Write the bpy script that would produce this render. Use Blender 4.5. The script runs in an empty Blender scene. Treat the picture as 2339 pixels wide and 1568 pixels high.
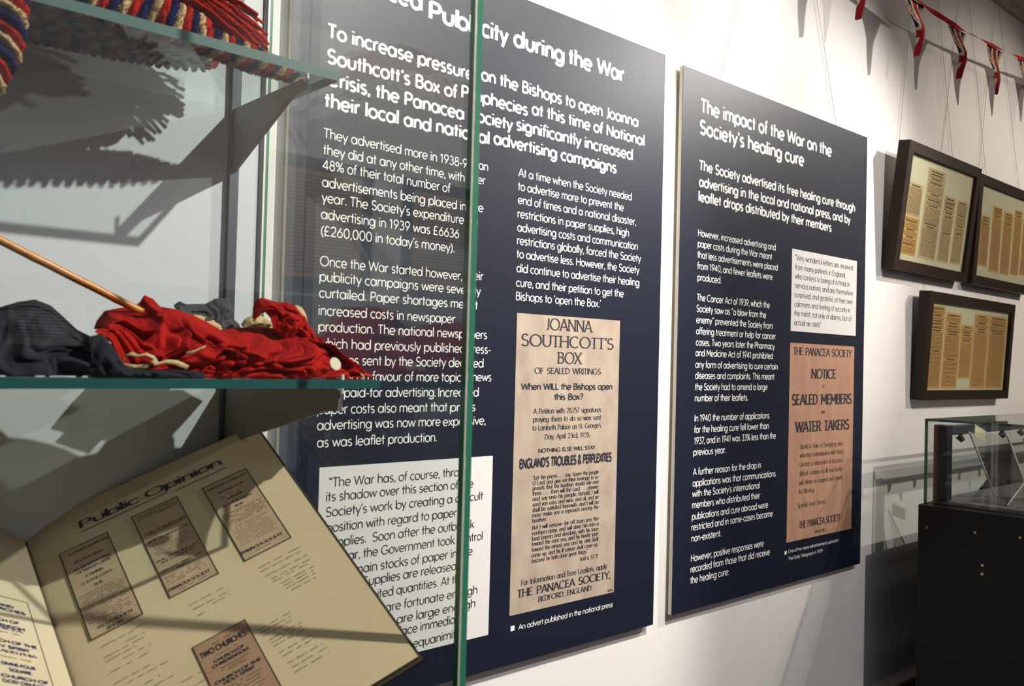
import bpy, math, random
from mathutils import Vector, Matrix, noise
random.seed(7)
SC = bpy.context.scene
COL = SC.collection
# ---------------------------------------------------------------- camera (wall runs along +x, room lies at y < 0)
YAW, PITCH, ROLL, FPX, CAMD, CAMH = .7356, .0210, .0255, 2046.3, 1.192, 1.50
fw = Vector((math.sin(YAW)*math.cos(PITCH), math.cos(YAW)*math.cos(PITCH), math.sin(PITCH)))
rt = fw.cross(Vector((0, 0, 1))).normalized(); up = rt.cross(fw)
cr, sr = math.cos(ROLL), math.sin(ROLL)
rt, up = cr*rt+sr*up, -sr*rt+cr*up
cam_data = bpy.data.cameras.new('camera'); cam = bpy.data.objects.new('camera', cam_data); COL.objects.link(cam)
cam.matrix_world = Matrix(((rt.x, up.x, -fw.x, 0), (rt.y, up.y, -fw.y, -CAMD), (rt.z, up.z, -fw.z, CAMH), (0, 0, 0, 1)))
cam_data.sensor_fit = 'HORIZONTAL'; cam_data.sensor_width = 36; cam_data.lens = FPX*36/2339
cam_data.clip_start = .02; cam_data.clip_end = 60
cam_data.dof.use_dof = True; cam_data.dof.aperture_fstop = 9; cam_data.dof.focus_distance = 1.9
SC.camera = cam
# ---------------------------------------------------------------- ambience, exposure, gallery spotlights
world = bpy.data.worlds.new('room_ambience'); SC.world = world; world.use_nodes = True
bg = world.node_tree.nodes['Background']; bg.inputs[0].default_value = (.78, .78, .86, 1); bg.inputs[1].default_value = .0
SC.view_settings.view_transform = 'Standard'; SC.view_settings.look = 'None'
SC.view_settings.gamma = 1; SC.view_settings.use_curve_mapping = False
SC.view_settings.exposure = .9
SPOTS = [ # location, aim, watts, cone degrees, blend, colour, radius
 ((1.47, -1.46, 3.00), (.60, -.05, 1.55), 150, 64, .35, (1, .95, .87), .014),
 ((3.47, -1.36, 3.00), (1.65, .0, 1.65), 108, 48, .7, (1, .95, .88), .025),
 ((1.86, -1.97, 3.00), (2.10, .0, 1.30), 54, 58, .5, (1, .95, .88), .02),
 ((2.10, -.85, 3.00), (1.50, .0, 2.40), 22, 56, .9, (1, .95, .86), .04),
 ((4.30, -2.30, 3.00), (3.30, .0, 1.75), 105, 46, .8, (1, .90, .76), .02),
 ((4.40, -.80, 3.00), (3.05, .0, 1.95), 6, 56, .8, (1, .90, .76), .02),
 ((2.6, -2.0, 3.00), (2.55, -3.59, 2.35), 72, 76, .7, (1, .93, .82), .04),  # added to brighten the opposite wall so its reflection shows in the glass
 ((-.6, -2.0, 3.00), (.6, -3.59, 2.3), 28, 95, .8, (1, .94, .86), .04),  # second added spot on the unseen opposite wall, for the reflections
]
for i, (loc, aim, watt, cone, blend, colr, rad) in enumerate(SPOTS):
    ld = bpy.data.lights.new('gallery_spot', 'SPOT'); ld.energy = watt; ld.spot_size = math.radians(cone); ld.spot_blend = blend
    ld.color = colr; ld.shadow_soft_size = rad
    lo = bpy.data.objects.new('gallery_spot', ld); COL.objects.link(lo); lo.location = loc
    lo.rotation_euler = (Vector(aim)-Vector(loc)).to_track_quat('-Z', 'Y').to_euler()
def area(loc, aim, size, watt, colr):
    ld = bpy.data.lights.new('soft_fill_light', 'AREA'); ld.shape = 'RECTANGLE'; ld.size, ld.size_y = size; ld.energy = watt; ld.color = colr
    lo = bpy.data.objects.new('soft_fill_light', ld); COL.objects.link(lo); lo.location = loc
    lo.rotation_euler = (Vector(aim)-Vector(loc)).to_track_quat('-Z', 'Y').to_euler()
area((.2, -2.5, 3.08), (.2, -2.5, 0), (3.2, 1.2), 6, (.66, .76, 1))      # added cool fill that tints the shade, not a real ceiling fitting
# ---------------------------------------------------------------- materials
def mat(name, col=(.8, .8, .8), rough=.6, spec=.5, metal=0., noise_amt=0., noise_scale=20., col2=None, bump=0., bump_scale=200., stretch=None, coat=0., sheen=0.):
    m = bpy.data.materials.new(name); m.use_nodes = True; nt = m.node_tree; b = nt.nodes['Principled BSDF']
    b.inputs['Base Color'].default_value = (*col, 1); b.inputs['Roughness'].default_value = rough
    b.inputs['Specular IOR Level'].default_value = spec; b.inputs['Metallic'].default_value = metal
    b.inputs['Coat Weight'].default_value = coat; b.inputs['Sheen Weight'].default_value = sheen
    if noise_amt or bump:
        tc = nt.nodes.new('ShaderNodeTexCoord'); mp = nt.nodes.new('ShaderNodeMapping'); nt.links.new(tc.outputs['Object'], mp.inputs[0])
        if stretch: mp.inputs['Scale'].default_value = stretch
    if noise_amt:
        n = nt.nodes.new('ShaderNodeTexNoise'); n.inputs['Scale'].default_value = noise_scale; n.inputs['Detail'].default_value = 6
        nt.links.new(mp.outputs[0], n.inputs['Vector'])
        cr_ = nt.nodes.new('ShaderNodeValToRGB'); e = cr_.color_ramp.elements
        e[0].position = .5-.5*min(.45, noise_amt); e[1].position = .5+.5*min(.45, noise_amt)
        c2 = col2 or tuple(c*.8 for c in col); e[0].color = (*c2, 1); e[1].color = (*col, 1)
        e[0].position = .3; e[1].position = .7
        nt.links.new(n.outputs[0], cr_.inputs[0]); nt.links.new(cr_.outputs[0], b.inputs['Base Color'])
    if bump:
        n2 = nt.nodes.new('ShaderNodeTexNoise'); n2.inputs['Scale'].default_value = bump_scale; n2.inputs['Detail'].default_value = 4
        nt.links.new(mp.outputs[0], n2.inputs['Vector']); bp = nt.nodes.new('ShaderNodeBump'); bp.inputs['Strength'].default_value = bump
        bp.inputs['Distance'].default_value = .002; nt.links.new(n2.outputs[0], bp.inputs['Height']); nt.links.new(bp.outputs[0], b.inputs['Normal'])
    return m
def glass(name, tint=(1, 1, 1), ior=1.5, rough=0.0):
    """Thin clear sheet: transparent with a Fresnel-weighted mirror reflection."""
    m = bpy.data.materials.new(name); m.use_nodes = True; nt = m.node_tree; nt.nodes.clear()
    o = nt.nodes.new('ShaderNodeOutputMaterial'); mx = nt.nodes.new('ShaderNodeMixShader'); fr = nt.nodes.new('ShaderNodeFresnel')
    t = nt.nodes.new('ShaderNodeBsdfTransparent'); g = nt.nodes.new('ShaderNodeBsdfGlossy')
    t.inputs[0].default_value = (*tint, 1); g.inputs['Roughness'].default_value = rough; fr.inputs[0].default_value = ior
    geo = nt.nodes.new('ShaderNodeNewGeometry'); iv = nt.nodes.new('ShaderNodeMath'); iv.operation = 'MULTIPLY_ADD'
    # leaving the sheet reflects as much as entering it
    iv.inputs[1].default_value = 1/ior-ior; iv.inputs[2].default_value = ior
    nt.links.new(geo.outputs['Backfacing'], iv.inputs[0])
    nt.links.new(iv.outputs[0], fr.inputs[0]); nt.links.new(fr.outputs[0], mx.inputs[0]); nt.links.new(t.outputs[0], mx.inputs[1]); nt.links.new(g.outputs[0], mx.inputs[2])
    nt.links.new(mx.outputs[0], o.inputs[0])
    return m
M = dict(
 wall=mat('painted_plaster', (.80, .765, .75), .85, .2, bump=.15, bump_scale=60),
 floor=mat('grey_carpet', (.10, .095, .105), .95, .1, noise_amt=.4, noise_scale=90, bump=.5, bump_scale=400),
 ceil=mat('ceiling_paint', (.42, .41, .42), .9, .1),
 cornice=mat('cornice_paint', (.52, .44, .38), .8, .2),
 trim=mat('cream_gloss_paint', (.56, .51, .45), .5, .4),
 dado=mat('dark_dado_paint', (.045, .048, .06), .6, .3),
 navy=mat('navy_laminate', (.011, .014, .028), .42, .30),
 core=mat('foam_board_core', (.80, .75, .64), .8, .2),
 white_ink=mat('white_print', (.84, .83, .80), .5, .3),
 dark_ink=mat('dark_print', (.03, .03, .04), .6, .3),
 brown_ink=mat('faded_print', (.10, .075, .055), .8, .1),
 blue_ink=mat('blue_ink', (.05, .045, .12), .8, .1),
 panel_white=mat('white_panel_print', (.74, .71, .70), .5, .3),
 news_a=mat('newsprint_scan', (.49, .40, .31), .5, .3, noise_amt=.4, noise_scale=26, col2=(.37, .285, .23), stretch=(1, 1, .5)),
 news_b=mat('brown_newsprint_scan', (.50, .285, .185), .5, .3, noise_amt=.4, noise_scale=18, col2=(.40, .21, .145), stretch=(2, 1, .4)),
 page=mat('aged_page', (.66, .54, .335), .8, .2, noise_amt=.3, noise_scale=5, col2=(.60, .47, .28)),
 page_left=mat('aged_page_left', (.68, .57, .40), .8, .2, noise_amt=.3, noise_scale=6, col2=(.62, .51, .34)),
 clip=mat('pasted_clipping', (.52, .38, .24), .8, .2, noise_amt=.3, noise_scale=30, col2=(.44, .32, .20)),
 clip_pink=mat('pasted_pink_clipping', (.42, .26, .165), .8, .2, noise_amt=.3, noise_scale=30, col2=(.37, .22, .135)),
 cover=mat('dark_book_cover', (.05, .035, .025), .6, .3),
 page_edge=mat('page_block_edge', (.36, .27, .16), .8, .2, noise_amt=.4, noise_scale=300, stretch=(1, 1, 8)),
 back=mat('case_back_panel', (.62, .64, .67), .55, .3),
 upright=mat('grey_slotted_steel', (.075, .082, .105), .45, .4, metal=.3),
 bracket=mat('brown_grey_bracket', (.17, .145, .125), .5, .4),
 clip_white=mat('white_plastic', (.85, .83, .80), .4, .5),
 seal=mat('clear_silicone', (.34, .37, .30), .35, .5),
 gl=glass('clear_glass', (.975, .99, .983)),
 gl_shelf=glass('shelf_glass', (.90, .95, .935)),
 gl_edge=mat('green_glass_edge', (.035, .17, .11), .18, .6, coat=.3),
 gl_edge_unlit=mat('unlit_teal_glass_edge', (.022, .105, .105), .15, .7, coat=.4),  # lower shelf edge: lack of light is put into the darker teal
 gl_edge_pale=mat('pale_glass_edge', (.075, .145, .13), .25, .6, coat=.3),
 acrylic=glass('clear_acrylic', (.96, .96, .95)),
 acr_edge=mat('bright_acrylic_edge', (.72, .68, .60), .2, .6),
 black=mat('black_laminate', (.006, .006, .006), .45, .3),
 char=mat('charcoal_metal', (.018, .018, .021), .4, .5),
 slate=mat('slate_grey_metal', (.055, .057, .068), .4, .5),
 deck=mat('grey_display_deck', (.16, .15, .155), .7, .2),
 brass=mat('brass', (.45, .32, .12), .3, .5, metal=1.),
 oak=mat('dark_stained_frame', (.026, .013, .008), .5, .25, noise_amt=.4, noise_scale=40, col2=(.016, .008, .005), stretch=(1, 8, 8)),
 mount=mat('cream_mount', (.66, .60, .42), .8, .2),
 tan=mat('tan_newspaper', (.66, .37, .115), .8, .2, noise_amt=.4, noise_scale=10, col2=(.58, .31, .09)),
 tan2=mat('faded_newspaper', (.60, .42, .20), .8, .2, noise_amt=.4, noise_scale=10, col2=(.46, .33, .16)),
 wire=mat('thin_steel_wire', (.42, .38, .34), .4, .5),
 red_tape=mat('red_cotton_tape', (.42, .006, .008), .8, .2),
 wool_red=mat('red_wool', (.50, .022, .012), .95, .05, noise_amt=.5, noise_scale=260, col2=(.32, .010, .008), bump=1., bump_scale=700, sheen=.0),
 wool_cream=mat('cream_wool', (.66, .47, .26), .95, .05, noise_amt=.5, noise_scale=260, col2=(.50, .33, .16), bump=1., bump_scale=700, sheen=.0),
 wool_blue=mat('blue_wool', (.014, .020, .125), .95, .05, noise_amt=.5, noise_scale=260, col2=(.008, .010, .06), bump=1., bump_scale=700, sheen=.0),
 cloth_red=mat('red_cotton', (.42, .012, .007), .9, .1, noise_amt=.5, noise_scale=45, col2=(.26, .006, .006), bump=.5, bump_scale=900, sheen=.0),
 cloth_char=mat('charcoal_cotton', (.030, .031, .040), .95, .1, noise_amt=.5, noise_scale=40, col2=(.018, .018, .024), bump=.5, bump_scale=900, sheen=0.),
 cloth_grey=mat('grey_cotton', (.085, .085, .088), .95, .1, noise_amt=.5, noise_scale=60, col2=(.05, .05, .055), bump=.5, bump_scale=900),
 cloth_cream=mat('cream_cotton', (.62, .47, .27), .9, .1, noise_amt=.4, noise_scale=60, col2=(.45, .30, .13), bump=.5, bump_scale=900),
 bamboo=mat('varnished_cane', (.62, .25, .03), .35, .5, noise_amt=.5, noise_scale=60, col2=(.42, .14, .012), stretch=(1, 6, 6)),
 lamp=mat('lamp_housing', (.03, .03, .03), .5, .4),
)
def vcol_mat(name):
    m = bpy.data.materials.new(name); m.use_nodes = True; nt = m.node_tree; b = nt.nodes['Principled BSDF']
    a = nt.nodes.new('ShaderNodeVertexColor'); a.layer_name = 'print'; nt.links.new(a.outputs[0], b.inputs['Base Color'])
    b.inputs['Roughness'].default_value = .85; b.inputs['Specular IOR Level'].default_value = .15
    return m
M['flagprint'] = vcol_mat('printed_flag_cotton')
# ---------------------------------------------------------------- object helpers (vertices are given in world metres)
def wpos(o):
    p = Vector((0, 0, 0))
    while o is not None: p = p+o.location; o = o.parent
    return p
def obj(name, V, F, m, parent=None, org=None, smooth=False, mats=None, midx=None):
    o0 = wpos(parent) if parent else Vector((0, 0, 0))
    if org is None:
        if parent: org = o0
        else:
            xs = [v[0] for v in V]; ys = [v[1] for v in V]; zs = [v[2] for v in V]
            org = Vector(((min(xs)+max(xs))/2, (min(ys)+max(ys))/2, min(zs)))
    org = Vector(org)
    me = bpy.data.meshes.new(name); me.from_pydata([(v[0]-org.x, v[1]-org.y, v[2]-org.z) for v in V], [], F)
    for q in (mats or [m]): me.materials.append(q)
    if midx: me.polygons.foreach_set('material_index', midx)
    if smooth: me.polygons.foreach_set('use_smooth', [True]*len(me.polygons))
    me.update(); o = bpy.data.objects.new(name, me); COL.objects.link(o); o.location = org-o0; o.parent = parent
    return o
def tag(o, label=None, cat=None, group=None, kind=None):
    for k, v in (('label', label), ('category', cat), ('group', group), ('kind', kind)):
        if v: o[k] = v
    return o
def thing(name, loc, label, cat, group=None):
    o = bpy.data.objects.new(name, None); COL.objects.link(o); o.location = loc; o.empty_display_size = .05
    return tag(o, label, cat, group)
class MB:
    def __init__(s): s.V = []; s.F = []; s.I = []
    def add(s, V, F, i=0):
        b = len(s.V); s.V += [tuple(v) for v in V]; s.F += [tuple(b+k for k in f) for f in F]; s.I += [i]*len(F); return s
    def box(s, x0, x1, y0, y1, z0, z1, i=0, bev=0.):
        if bev > 0:
            b = bev; V = []
            for zz, ins in ((z0, b), (z0+b, 0), (z1-b, 0), (z1, b)):
                X0, X1, Y0, Y1 = x0+ins, x1-ins, y0+ins, y1-ins; c = b if ins == 0 else 0
                V += [(X0+c, Y0, zz), (X1-c, Y0, zz), (X1, Y0+c, zz), (X1, Y1-c, zz), (X1-c, Y1, zz), (X0+c, Y1, zz), (X0, Y1-c, zz), (X0, Y0+c, zz)]
            F = [tuple(range(7, -1, -1)), tuple(range(24, 32))]
            for r in range(3):
                for k in range(8): F.append((r*8+k, r*8+(k+1) % 8, r*8+8+(k+1) % 8, r*8+8+k))
            return s.add(V, F, i)
        V = [(x0, y0, z0), (x1, y0, z0), (x1, y1, z0), (x0, y1, z0), (x0, y0, z1), (x1, y0, z1), (x1, y1, z1), (x0, y1, z1)]
        return s.add(V, [(3, 2, 1, 0), (4, 5, 6, 7), (0, 1, 5, 4), (1, 2, 6, 5), (2, 3, 7, 6), (3, 0, 4, 7)], i)
    def tube(s, pts, r, seg=8, i=0, cap=True):
        pts = [Vector(p) for p in pts]; n = len(pts); V = []; F = []
        up_ = Vector((0, 0, 1)); nrm = None
        for k in range(n):
            t = (pts[min(k+1, n-1)]-pts[max(k-1, 0)]); t = t.normalized() if t.length > 1e-9 else Vector((1, 0, 0))
            if nrm is None:
                nrm = t.cross(up_ if abs(t.z) < .9 else Vector((1, 0, 0))).normalized()
            else: nrm = (nrm-t*nrm.dot(t)).normalized()
            bn = t.cross(nrm); rr = r[k] if isinstance(r, (list, tuple)) else r
            for a in range(seg):
                an = 2*math.pi*a/seg; V.append(pts[k]+nrm*math.cos(an)*rr+bn*math.sin(an)*rr)
        for k in range(n-1):
            for a in range(seg):
                F.append((k*seg+a, k*seg+(a+1) % seg, (k+1)*seg+(a+1) % seg, (k+1)*seg+a))
        if cap: F.append(tuple(range(seg-1, -1, -1))); F.append(tuple((n-1)*seg+a for a in range(seg)))
        return s.add(V, F, i)
    def disc(s, c, r, h, axis='z', seg=20, i=0):
        c = Vector(c); d = {'x': Vector((1, 0, 0)), 'y': Vector((0, 1, 0)), 'z': Vector((0, 0, 1))}[axis]
        return s.tube([c, c+d*h], r, seg, i)
    def build(s, name, m, parent=None, org=None, smooth=False, mats=None):
        return obj(name, s.V, s.F, m, parent, org, smooth, mats, s.I if mats else None)
def sheetbox(name, x0, x1, y0, y1, z0, z1, face, edge, parent, thin):
    """glass pane: clear big faces (normal to axis `thin`), green cut edges"""
    mb = MB(); mb.box(x0, x1, y0, y1, z0, z1)
    # face order of box: z-, z+, y-, x+, y+, x-
    ax = ['z', 'z', 'y', 'x', 'y', 'x']; mb.I = [0 if a == thin else 1 for a in ax]
    return mb.build(name, face, parent, mats=[face, edge])
def lerp(a, b, t): return a+(b-a)*t
def pl(pts, x):
    if x <= pts[0][0]: return pts[0][1:]
    for a, b in zip(pts, pts[1:]):
        if x <= b[0]:
            t = (x-a[0])/(b[0]-a[0]) if b[0] > a[0] else 0; return tuple(lerp(p, q, t) for p, q in zip(a[1:], b[1:]))
    return pts[-1][1:]
# ---------------------------------------------------------------- lettering
# Every glyph is a list of centre-line strokes on an em grid; the strokes are turned into flat ribbons.
def AR(cx, cy, rx, ry, a0, a1, n=None):
    n = n or max(4, int(abs(a1 - a0) / 24))
    return [(cx + rx*math.cos(math.radians(a0+(a1-a0)*i/n)), cy + ry*math.sin(math.radians(a0+(a1-a0)*i/n))) for i in range(n+1)]
_o = AR(.25, .24, .215, .24, 0, 360, 16)
GL = {
 'a': (.545, [AR(.24, .24, .205, .24, 0, 360, 16), [(.472, .48), (.472, 0)]]),
 'b': (.53, [[(.06, .74), (.06, 0)], AR(.292, .24, .205, .24, 0, 360, 16)]),
 'c': (.43, [AR(.25, .24, .215, .24, 48, 312)]),
 'd': (.545, [AR(.24, .24, .205, .24, 0, 360, 16), [(.472, .74), (.472, 0)]]),
 'e': (.50, [[(.04, .24), (.46, .24)] + AR(.25, .24, .215, .24, 0, 315)]),
 'f': (.27, [AR(.25, .58, .13, .15, 80, 180) + [(.12, 0)], [(.01, .45), (.25, .45)]]),
 'g': (.545, [AR(.24, .24, .205, .24, 0, 360, 16), [(.472, .48), (.472, .02)] + AR(.255, -.02, .217, .18, 0, -150)]),
 'h': (.49, [[(.07, .74), (.07, 0)], AR(.245, .29, .175, .19, 180, 0) + [(.42, 0)]]),
 'i': (.15, [[(.07, .48), (.07, 0)], [(.07, .69), (.07, .615)]]),
 'j': (.17, [[(.09, .48), (.09, -.1)] + AR(.0, -.1, .09, .1, 0, -80), [(.09, .69), (.09, .615)]]),
 'k': (.43, [[(.07, .74), (.07, 0)], [(.39, .48), (.09, .2)], [(.18, .29), (.40, 0)]]),
 'l': (.15, [[(.07, .74), (.07, 0)]]),
 'm': (.76, [[(.07, .48), (.07, 0)], AR(.225, .31, .155, .17, 180, 0) + [(.38, 0)], AR(.535, .31, .155, .17, 180, 0) + [(.69, 0)]]),
 'n': (.49, [[(.07, .48), (.07, 0)], AR(.245, .29, .175, .19, 180, 0) + [(.42, 0)]]),
 'o': (.50, [_o]),
 'p': (.53, [[(.06, .48), (.06, -.2)], AR(.292, .24, .205, .24, 0, 360, 16)]),
 'q': (.545, [AR(.24, .24, .205, .24, 0, 360, 16), [(.472, .48), (.472, -.2)]]),
 'r': (.30, [[(.07, .48), (.07, 0)], AR(.245, .28, .175, .2, 180, 75)]),
 's': (.38, [AR(.19, .36, .125, .12, 35, 265, 10) + AR(.185, .12, .135, .12, 85, -145, 10)]),
 't': (.28, [[(.13, .66), (.13, 0)], [(.01, .45), (.25, .45)]]),
 'u': (.49, [[(.07, .48), (.07, .19)] + AR(.245, .19, .175, .19, 180, 360) + [(.42, .48)]]),
 'v': (.42, [[(.02, .48), (.21, .01), (.40, .48)]]),
 'w': (.66, [[(.02, .48), (.175, .01), (.33, .46), (.485, .01), (.64, .48)]]),
 'x': (.42, [[(.03, .48), (.38, 0)], [(.38, .48), (.03, 0)]]),
 'y': (.42, [[(.02, .48), (.215, .02)], [(.40, .48), (.13, -.2)]]),
 'z': (.40, [[(.04, .46), (.36, .46), (.04, .02), (.37, .02)]]),
 'A': (.60, [[(.02, 0), (.30, .7), (.58, 0)], [(.11, .22), (.49, .22)]]),
 'B': (.52, [[(.08, 0), (.08, .7)], [(.08, .68), (.26, .68)] + AR(.26, .53, .16, .15, 90, -90) + [(.08, .38)], [(.26, .38)] + AR(.28, .20, .18, .18, 90, -90) + [(.08, .02)]]),
 'C': (.66, [AR(.37, .35, .32, .35, 48, 312)]),
 'D': (.62, [[(.08, 0), (.08, .7)], [(.08, .68), (.24, .68)] + AR(.24, .35, .32, .33, 90, -90) + [(.08, .02)]]),
 'E': (.47, [[(.08, 0), (.08, .7)], [(.08, .68), (.42, .68)], [(.08, .37), (.39, .37)], [(.08, .02), (.43, .02)]]),
 'F': (.44, [[(.08, 0), (.08, .7)], [(.08, .68), (.41, .68)], [(.08, .36), (.38, .36)]]),
 'G': (.71, [AR(.37, .35, .32, .35, 45, 345), [(.42, .30), (.68, .30)]]),
 'H': (.62, [[(.08, 0), (.08, .7)], [(.54, 0), (.54, .7)], [(.08, .37), (.54, .37)]]),
 'I': (.16, [[(.08, 0), (.08, .7)]]),
 'J': (.30, [[(.22, .7), (.22, .13)] + AR(.09, .13, .13, .13, 0, -100)]),
 'K': (.56, [[(.08, 0), (.08, .7)], [(.50, .7), (.10, .28)], [(.22, .4), (.53, 0)]]),
 'L': (.42, [[(.08, .7), (.08, 0)], [(.08, .02), (.40, .02)]]),
 'M': (.74, [[(.08, 0), (.08, .7)], [(.08, .69), (.37, .2), (.66, .69)], [(.66, .7), (.66, 0)]]),
 'N': (.64, [[(.08, 0), (.08, .7)], [(.08, .69), (.56, .01)], [(.56, .7), (.56, 0)]]),
 'O': (.76, [AR(.38, .35, .33, .35, 0, 360, 20)]),
 'P': (.50, [[(.08, 0), (.08, .7)], [(.08, .68), (.27, .68)] + AR(.27, .50, .18, .18, 90, -90) + [(.08, .32)]]),
 'Q': (.76, [AR(.38, .35, .33, .35, 0, 360, 20), [(.44, .18), (.68, -.04)]]),
 'R': (.53, [[(.08, 0), (.08, .7)], [(.08, .68), (.27, .68)] + AR(.27, .51, .17, .17, 90, -90) + [(.08, .34)], [(.27, .34), (.49, 0)]]),
 'S': (.50, [AR(.25, .52, .17, .18, 30, 262, 10) + AR(.245, .18, .19, .18, 82, -150, 10)]),
 'T': (.48, [[(.24, .7), (.24, 0)], [(.02, .68), (.46, .68)]]),
 'U': (.60, [[(.08, .7), (.08, .23)] + AR(.30, .23, .22, .23, 180, 360) + [(.52, .7)]]),
 'V': (.56, [[(.02, .7), (.28, .01), (.54, .7)]]),
 'W': (.86, [[(.02, .7), (.225, .01), (.43, .68), (.635, .01), (.84, .7)]]),
 'X': (.54, [[(.03, .7), (.51, 0)], [(.51, .7), (.03, 0)]]),
 'Y': (.52, [[(.02, .7), (.26, .32), (.50, .7)], [(.26, .33), (.26, 0)]]),
 'Z': (.50, [[(.05, .68), (.45, .68), (.05, .02), (.46, .02)]]),
 '0': (.54, [AR(.27, .35, .21, .35, 0, 360, 18)]),
 '1': (.34, [[(.04, .57), (.20, .69), (.20, 0)]]),
 '2': (.48, [AR(.23, .50, .18, .2, 165, -40, 9) + [(.05, .02), (.43, .02)]]),
 '3': (.48, [AR(.23, .53, .15, .16, 150, -90, 9) , AR(.23, .19, .19, .19, 90, -150, 10)]),
 '4': (.52, [[(.36, 0), (.36, .69), (.04, .17), (.48, .17)]]),
 '5': (.48, [[(.41, .68), (.13, .68), (.09, .40)] + AR(.22, .22, .20, .22, 110, -145, 10)]),
 '6': (.50, [[(.34, .69), (.085, .30)], AR(.25, .21, .19, .21, 0, 360, 16)]),
 '7': (.44, [[(.03, .68), (.41, .68), (.14, 0)]]),
 '8': (.50, [AR(.25, .53, .15, .16, 0, 360, 14), AR(.25, .19, .19, .19, 0, 360, 14)]),
 '9': (.50, [[(.16, 0), (.415, .40)], AR(.25, .49, .19, .21, 0, 360, 16)]),
 '.': (.16, [[(.08, .085), (.08, 0)]]), ',': (.16, [[(.10, .085), (.05, -.10)]]),
 ':': (.16, [[(.08, .085), (.08, 0)], [(.08, .46), (.08, .375)]]),
 ';': (.16, [[(.10, .085), (.05, -.10)], [(.08, .46), (.08, .375)]]),
 '’': (.14, [[(.10, .72), (.05, .55)]]), '‘': (.14, [[(.05, .72), (.09, .55)]]), "'": (.14, [[(.07, .72), (.07, .52)]]),
 '“': (.28, [[(.05, .72), (.09, .53)], [(.18, .72), (.22, .53)]]), '”': (.28, [[(.10, .72), (.05, .53)], [(.23, .72), (.18, .53)]]),
 '(': (.24, [AR(.40, .28, .33, .48, 122, 238, 8)]), ')': (.24, [AR(-.16, .28, .33, .48, 58, -58, 8)]),
 '-': (.30, [[(.04, .25), (.26, .25)]]), '_': (1., [[(0, 0), (1., 0)]]),
 '£': (.50, [AR(.27, .52, .15, .17, 30, 180, 7) + [(.12, .35), (.12, .12), (.05, .02), (.46, .02)], [(.02, .33), (.34, .33)]]),
 '%': (.70, [AR(.16, .53, .12, .15, 0, 360, 12), AR(.54, .17, .12, .15, 0, 360, 12), [(.54, .70), (.16, 0)]]),
 '?': (.42, [AR(.20, .53, .15, .16, 165, -60, 8) + [(.20, .30), (.20, .2)], [(.20, .085), (.20, 0)]]),
 '&': (.58, [[(.54, 0), (.12, .52)] + AR(.24, .57, .12, .12, 200, -20, 8) + [(.08, .24)] + AR(.23, .17, .18, .17, 160, 360, 8)]),
 ' ': (.23, []),
}
STEMS = set('BDEFHIKLMNPRTUhklmnrfpbdiquj1A4VWXYvwxy7')
def ribbon(out, pts, w, thin=1., serif=0., slant=0.):
    """Flat ribbon along pts; thin < 1 makes horizontal strokes finer than upright ones; serif adds feet."""
    closed = len(pts) > 8 and abs(pts[0][0]-pts[-1][0]) < 1e-4 and abs(pts[0][1]-pts[-1][1]) < 1e-4
    P = [p for i, p in enumerate(pts[:-1] if closed else pts) if i == 0 or math.hypot(p[0]-pts[i-1][0], p[1]-pts[i-1][1]) > 1e-5]
    if len(P) < 2: return
    n = len(P); V = []
    for i in range(n):
        a = P[i-1] if (i > 0 or closed) else None
        b = P[(i+1) % n] if (i < n-1 or closed) else None
        p = P[i]; ds = []
        for q, r in ((a, p), (p, b)):
            if q is not None and r is not None:
                dx, dy = r[0]-q[0], r[1]-q[1]; l = math.hypot(dx, dy) or 1e-9; ds.append((dx/l, dy/l))
        if not ds: return
        if len(ds) == 1: nx, ny, k = -ds[0][1], ds[0][0], 1.
        else:
            tx, ty = ds[0][0]+ds[1][0], ds[0][1]+ds[1][1]; l = math.hypot(tx, ty)
            if l < .2: nx, ny, k = -ds[0][1], ds[0][0], 1.
            else:
                nx, ny = -ty/l, tx/l; k = min(1.9, 1/max(.3, nx*-ds[0][1]+ny*ds[0][0]))
        d = ds[0] if len(ds) == 1 else ((ds[0][0]+ds[1][0])/2, (ds[0][1]+ds[1][1])/2)
        h = w*.5*(thin+(1-thin)*min(1., abs(d[1])/(math.hypot(*d) or 1)))*k
        V.append((p[0]+nx*h, p[1]+ny*h, p[0]-nx*h, p[1]-ny*h))
    vs, fs = out[0], out[1]; b0 = len(vs); z = 2e-5*(len(out[2]) if len(out) > 2 else 0)   # each stroke lies a hair above the last
    if len(out) > 2: out[2].append(0)
    for q in V: vs.append((q[0]+slant*q[1], q[1], z)); vs.append((q[2]+slant*q[3], q[3], z))
    for i in range(n if closed else n-1):
        j = (i+1) % n; fs.append((b0+2*i, b0+2*i+1, b0+2*j+1, b0+2*j))
def split_sharp(st, w):
    """break strokes at sharp corners so both arms keep their full weight"""
    res = []
    for s in st:
        s = [p for i, p in enumerate(s) if i == 0 or math.hypot(p[0]-s[i-1][0], p[1]-s[i-1][1]) > 1e-5]
        cur = [s[0]]
        for i in range(1, len(s)-1):
            cur.append(s[i]); a, b, c = s[i-1], s[i], s[i+1]
            d1 = (b[0]-a[0], b[1]-a[1]); d2 = (c[0]-b[0], c[1]-b[1]); m = math.hypot(*d1)*math.hypot(*d2)
            if m > 1e-9 and (d1[0]*d2[0]+d1[1]*d2[1])/m < .35: res.append(cur); cur = [s[i]]
        cur.append(s[-1]); res.append(cur)
    return res
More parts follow.
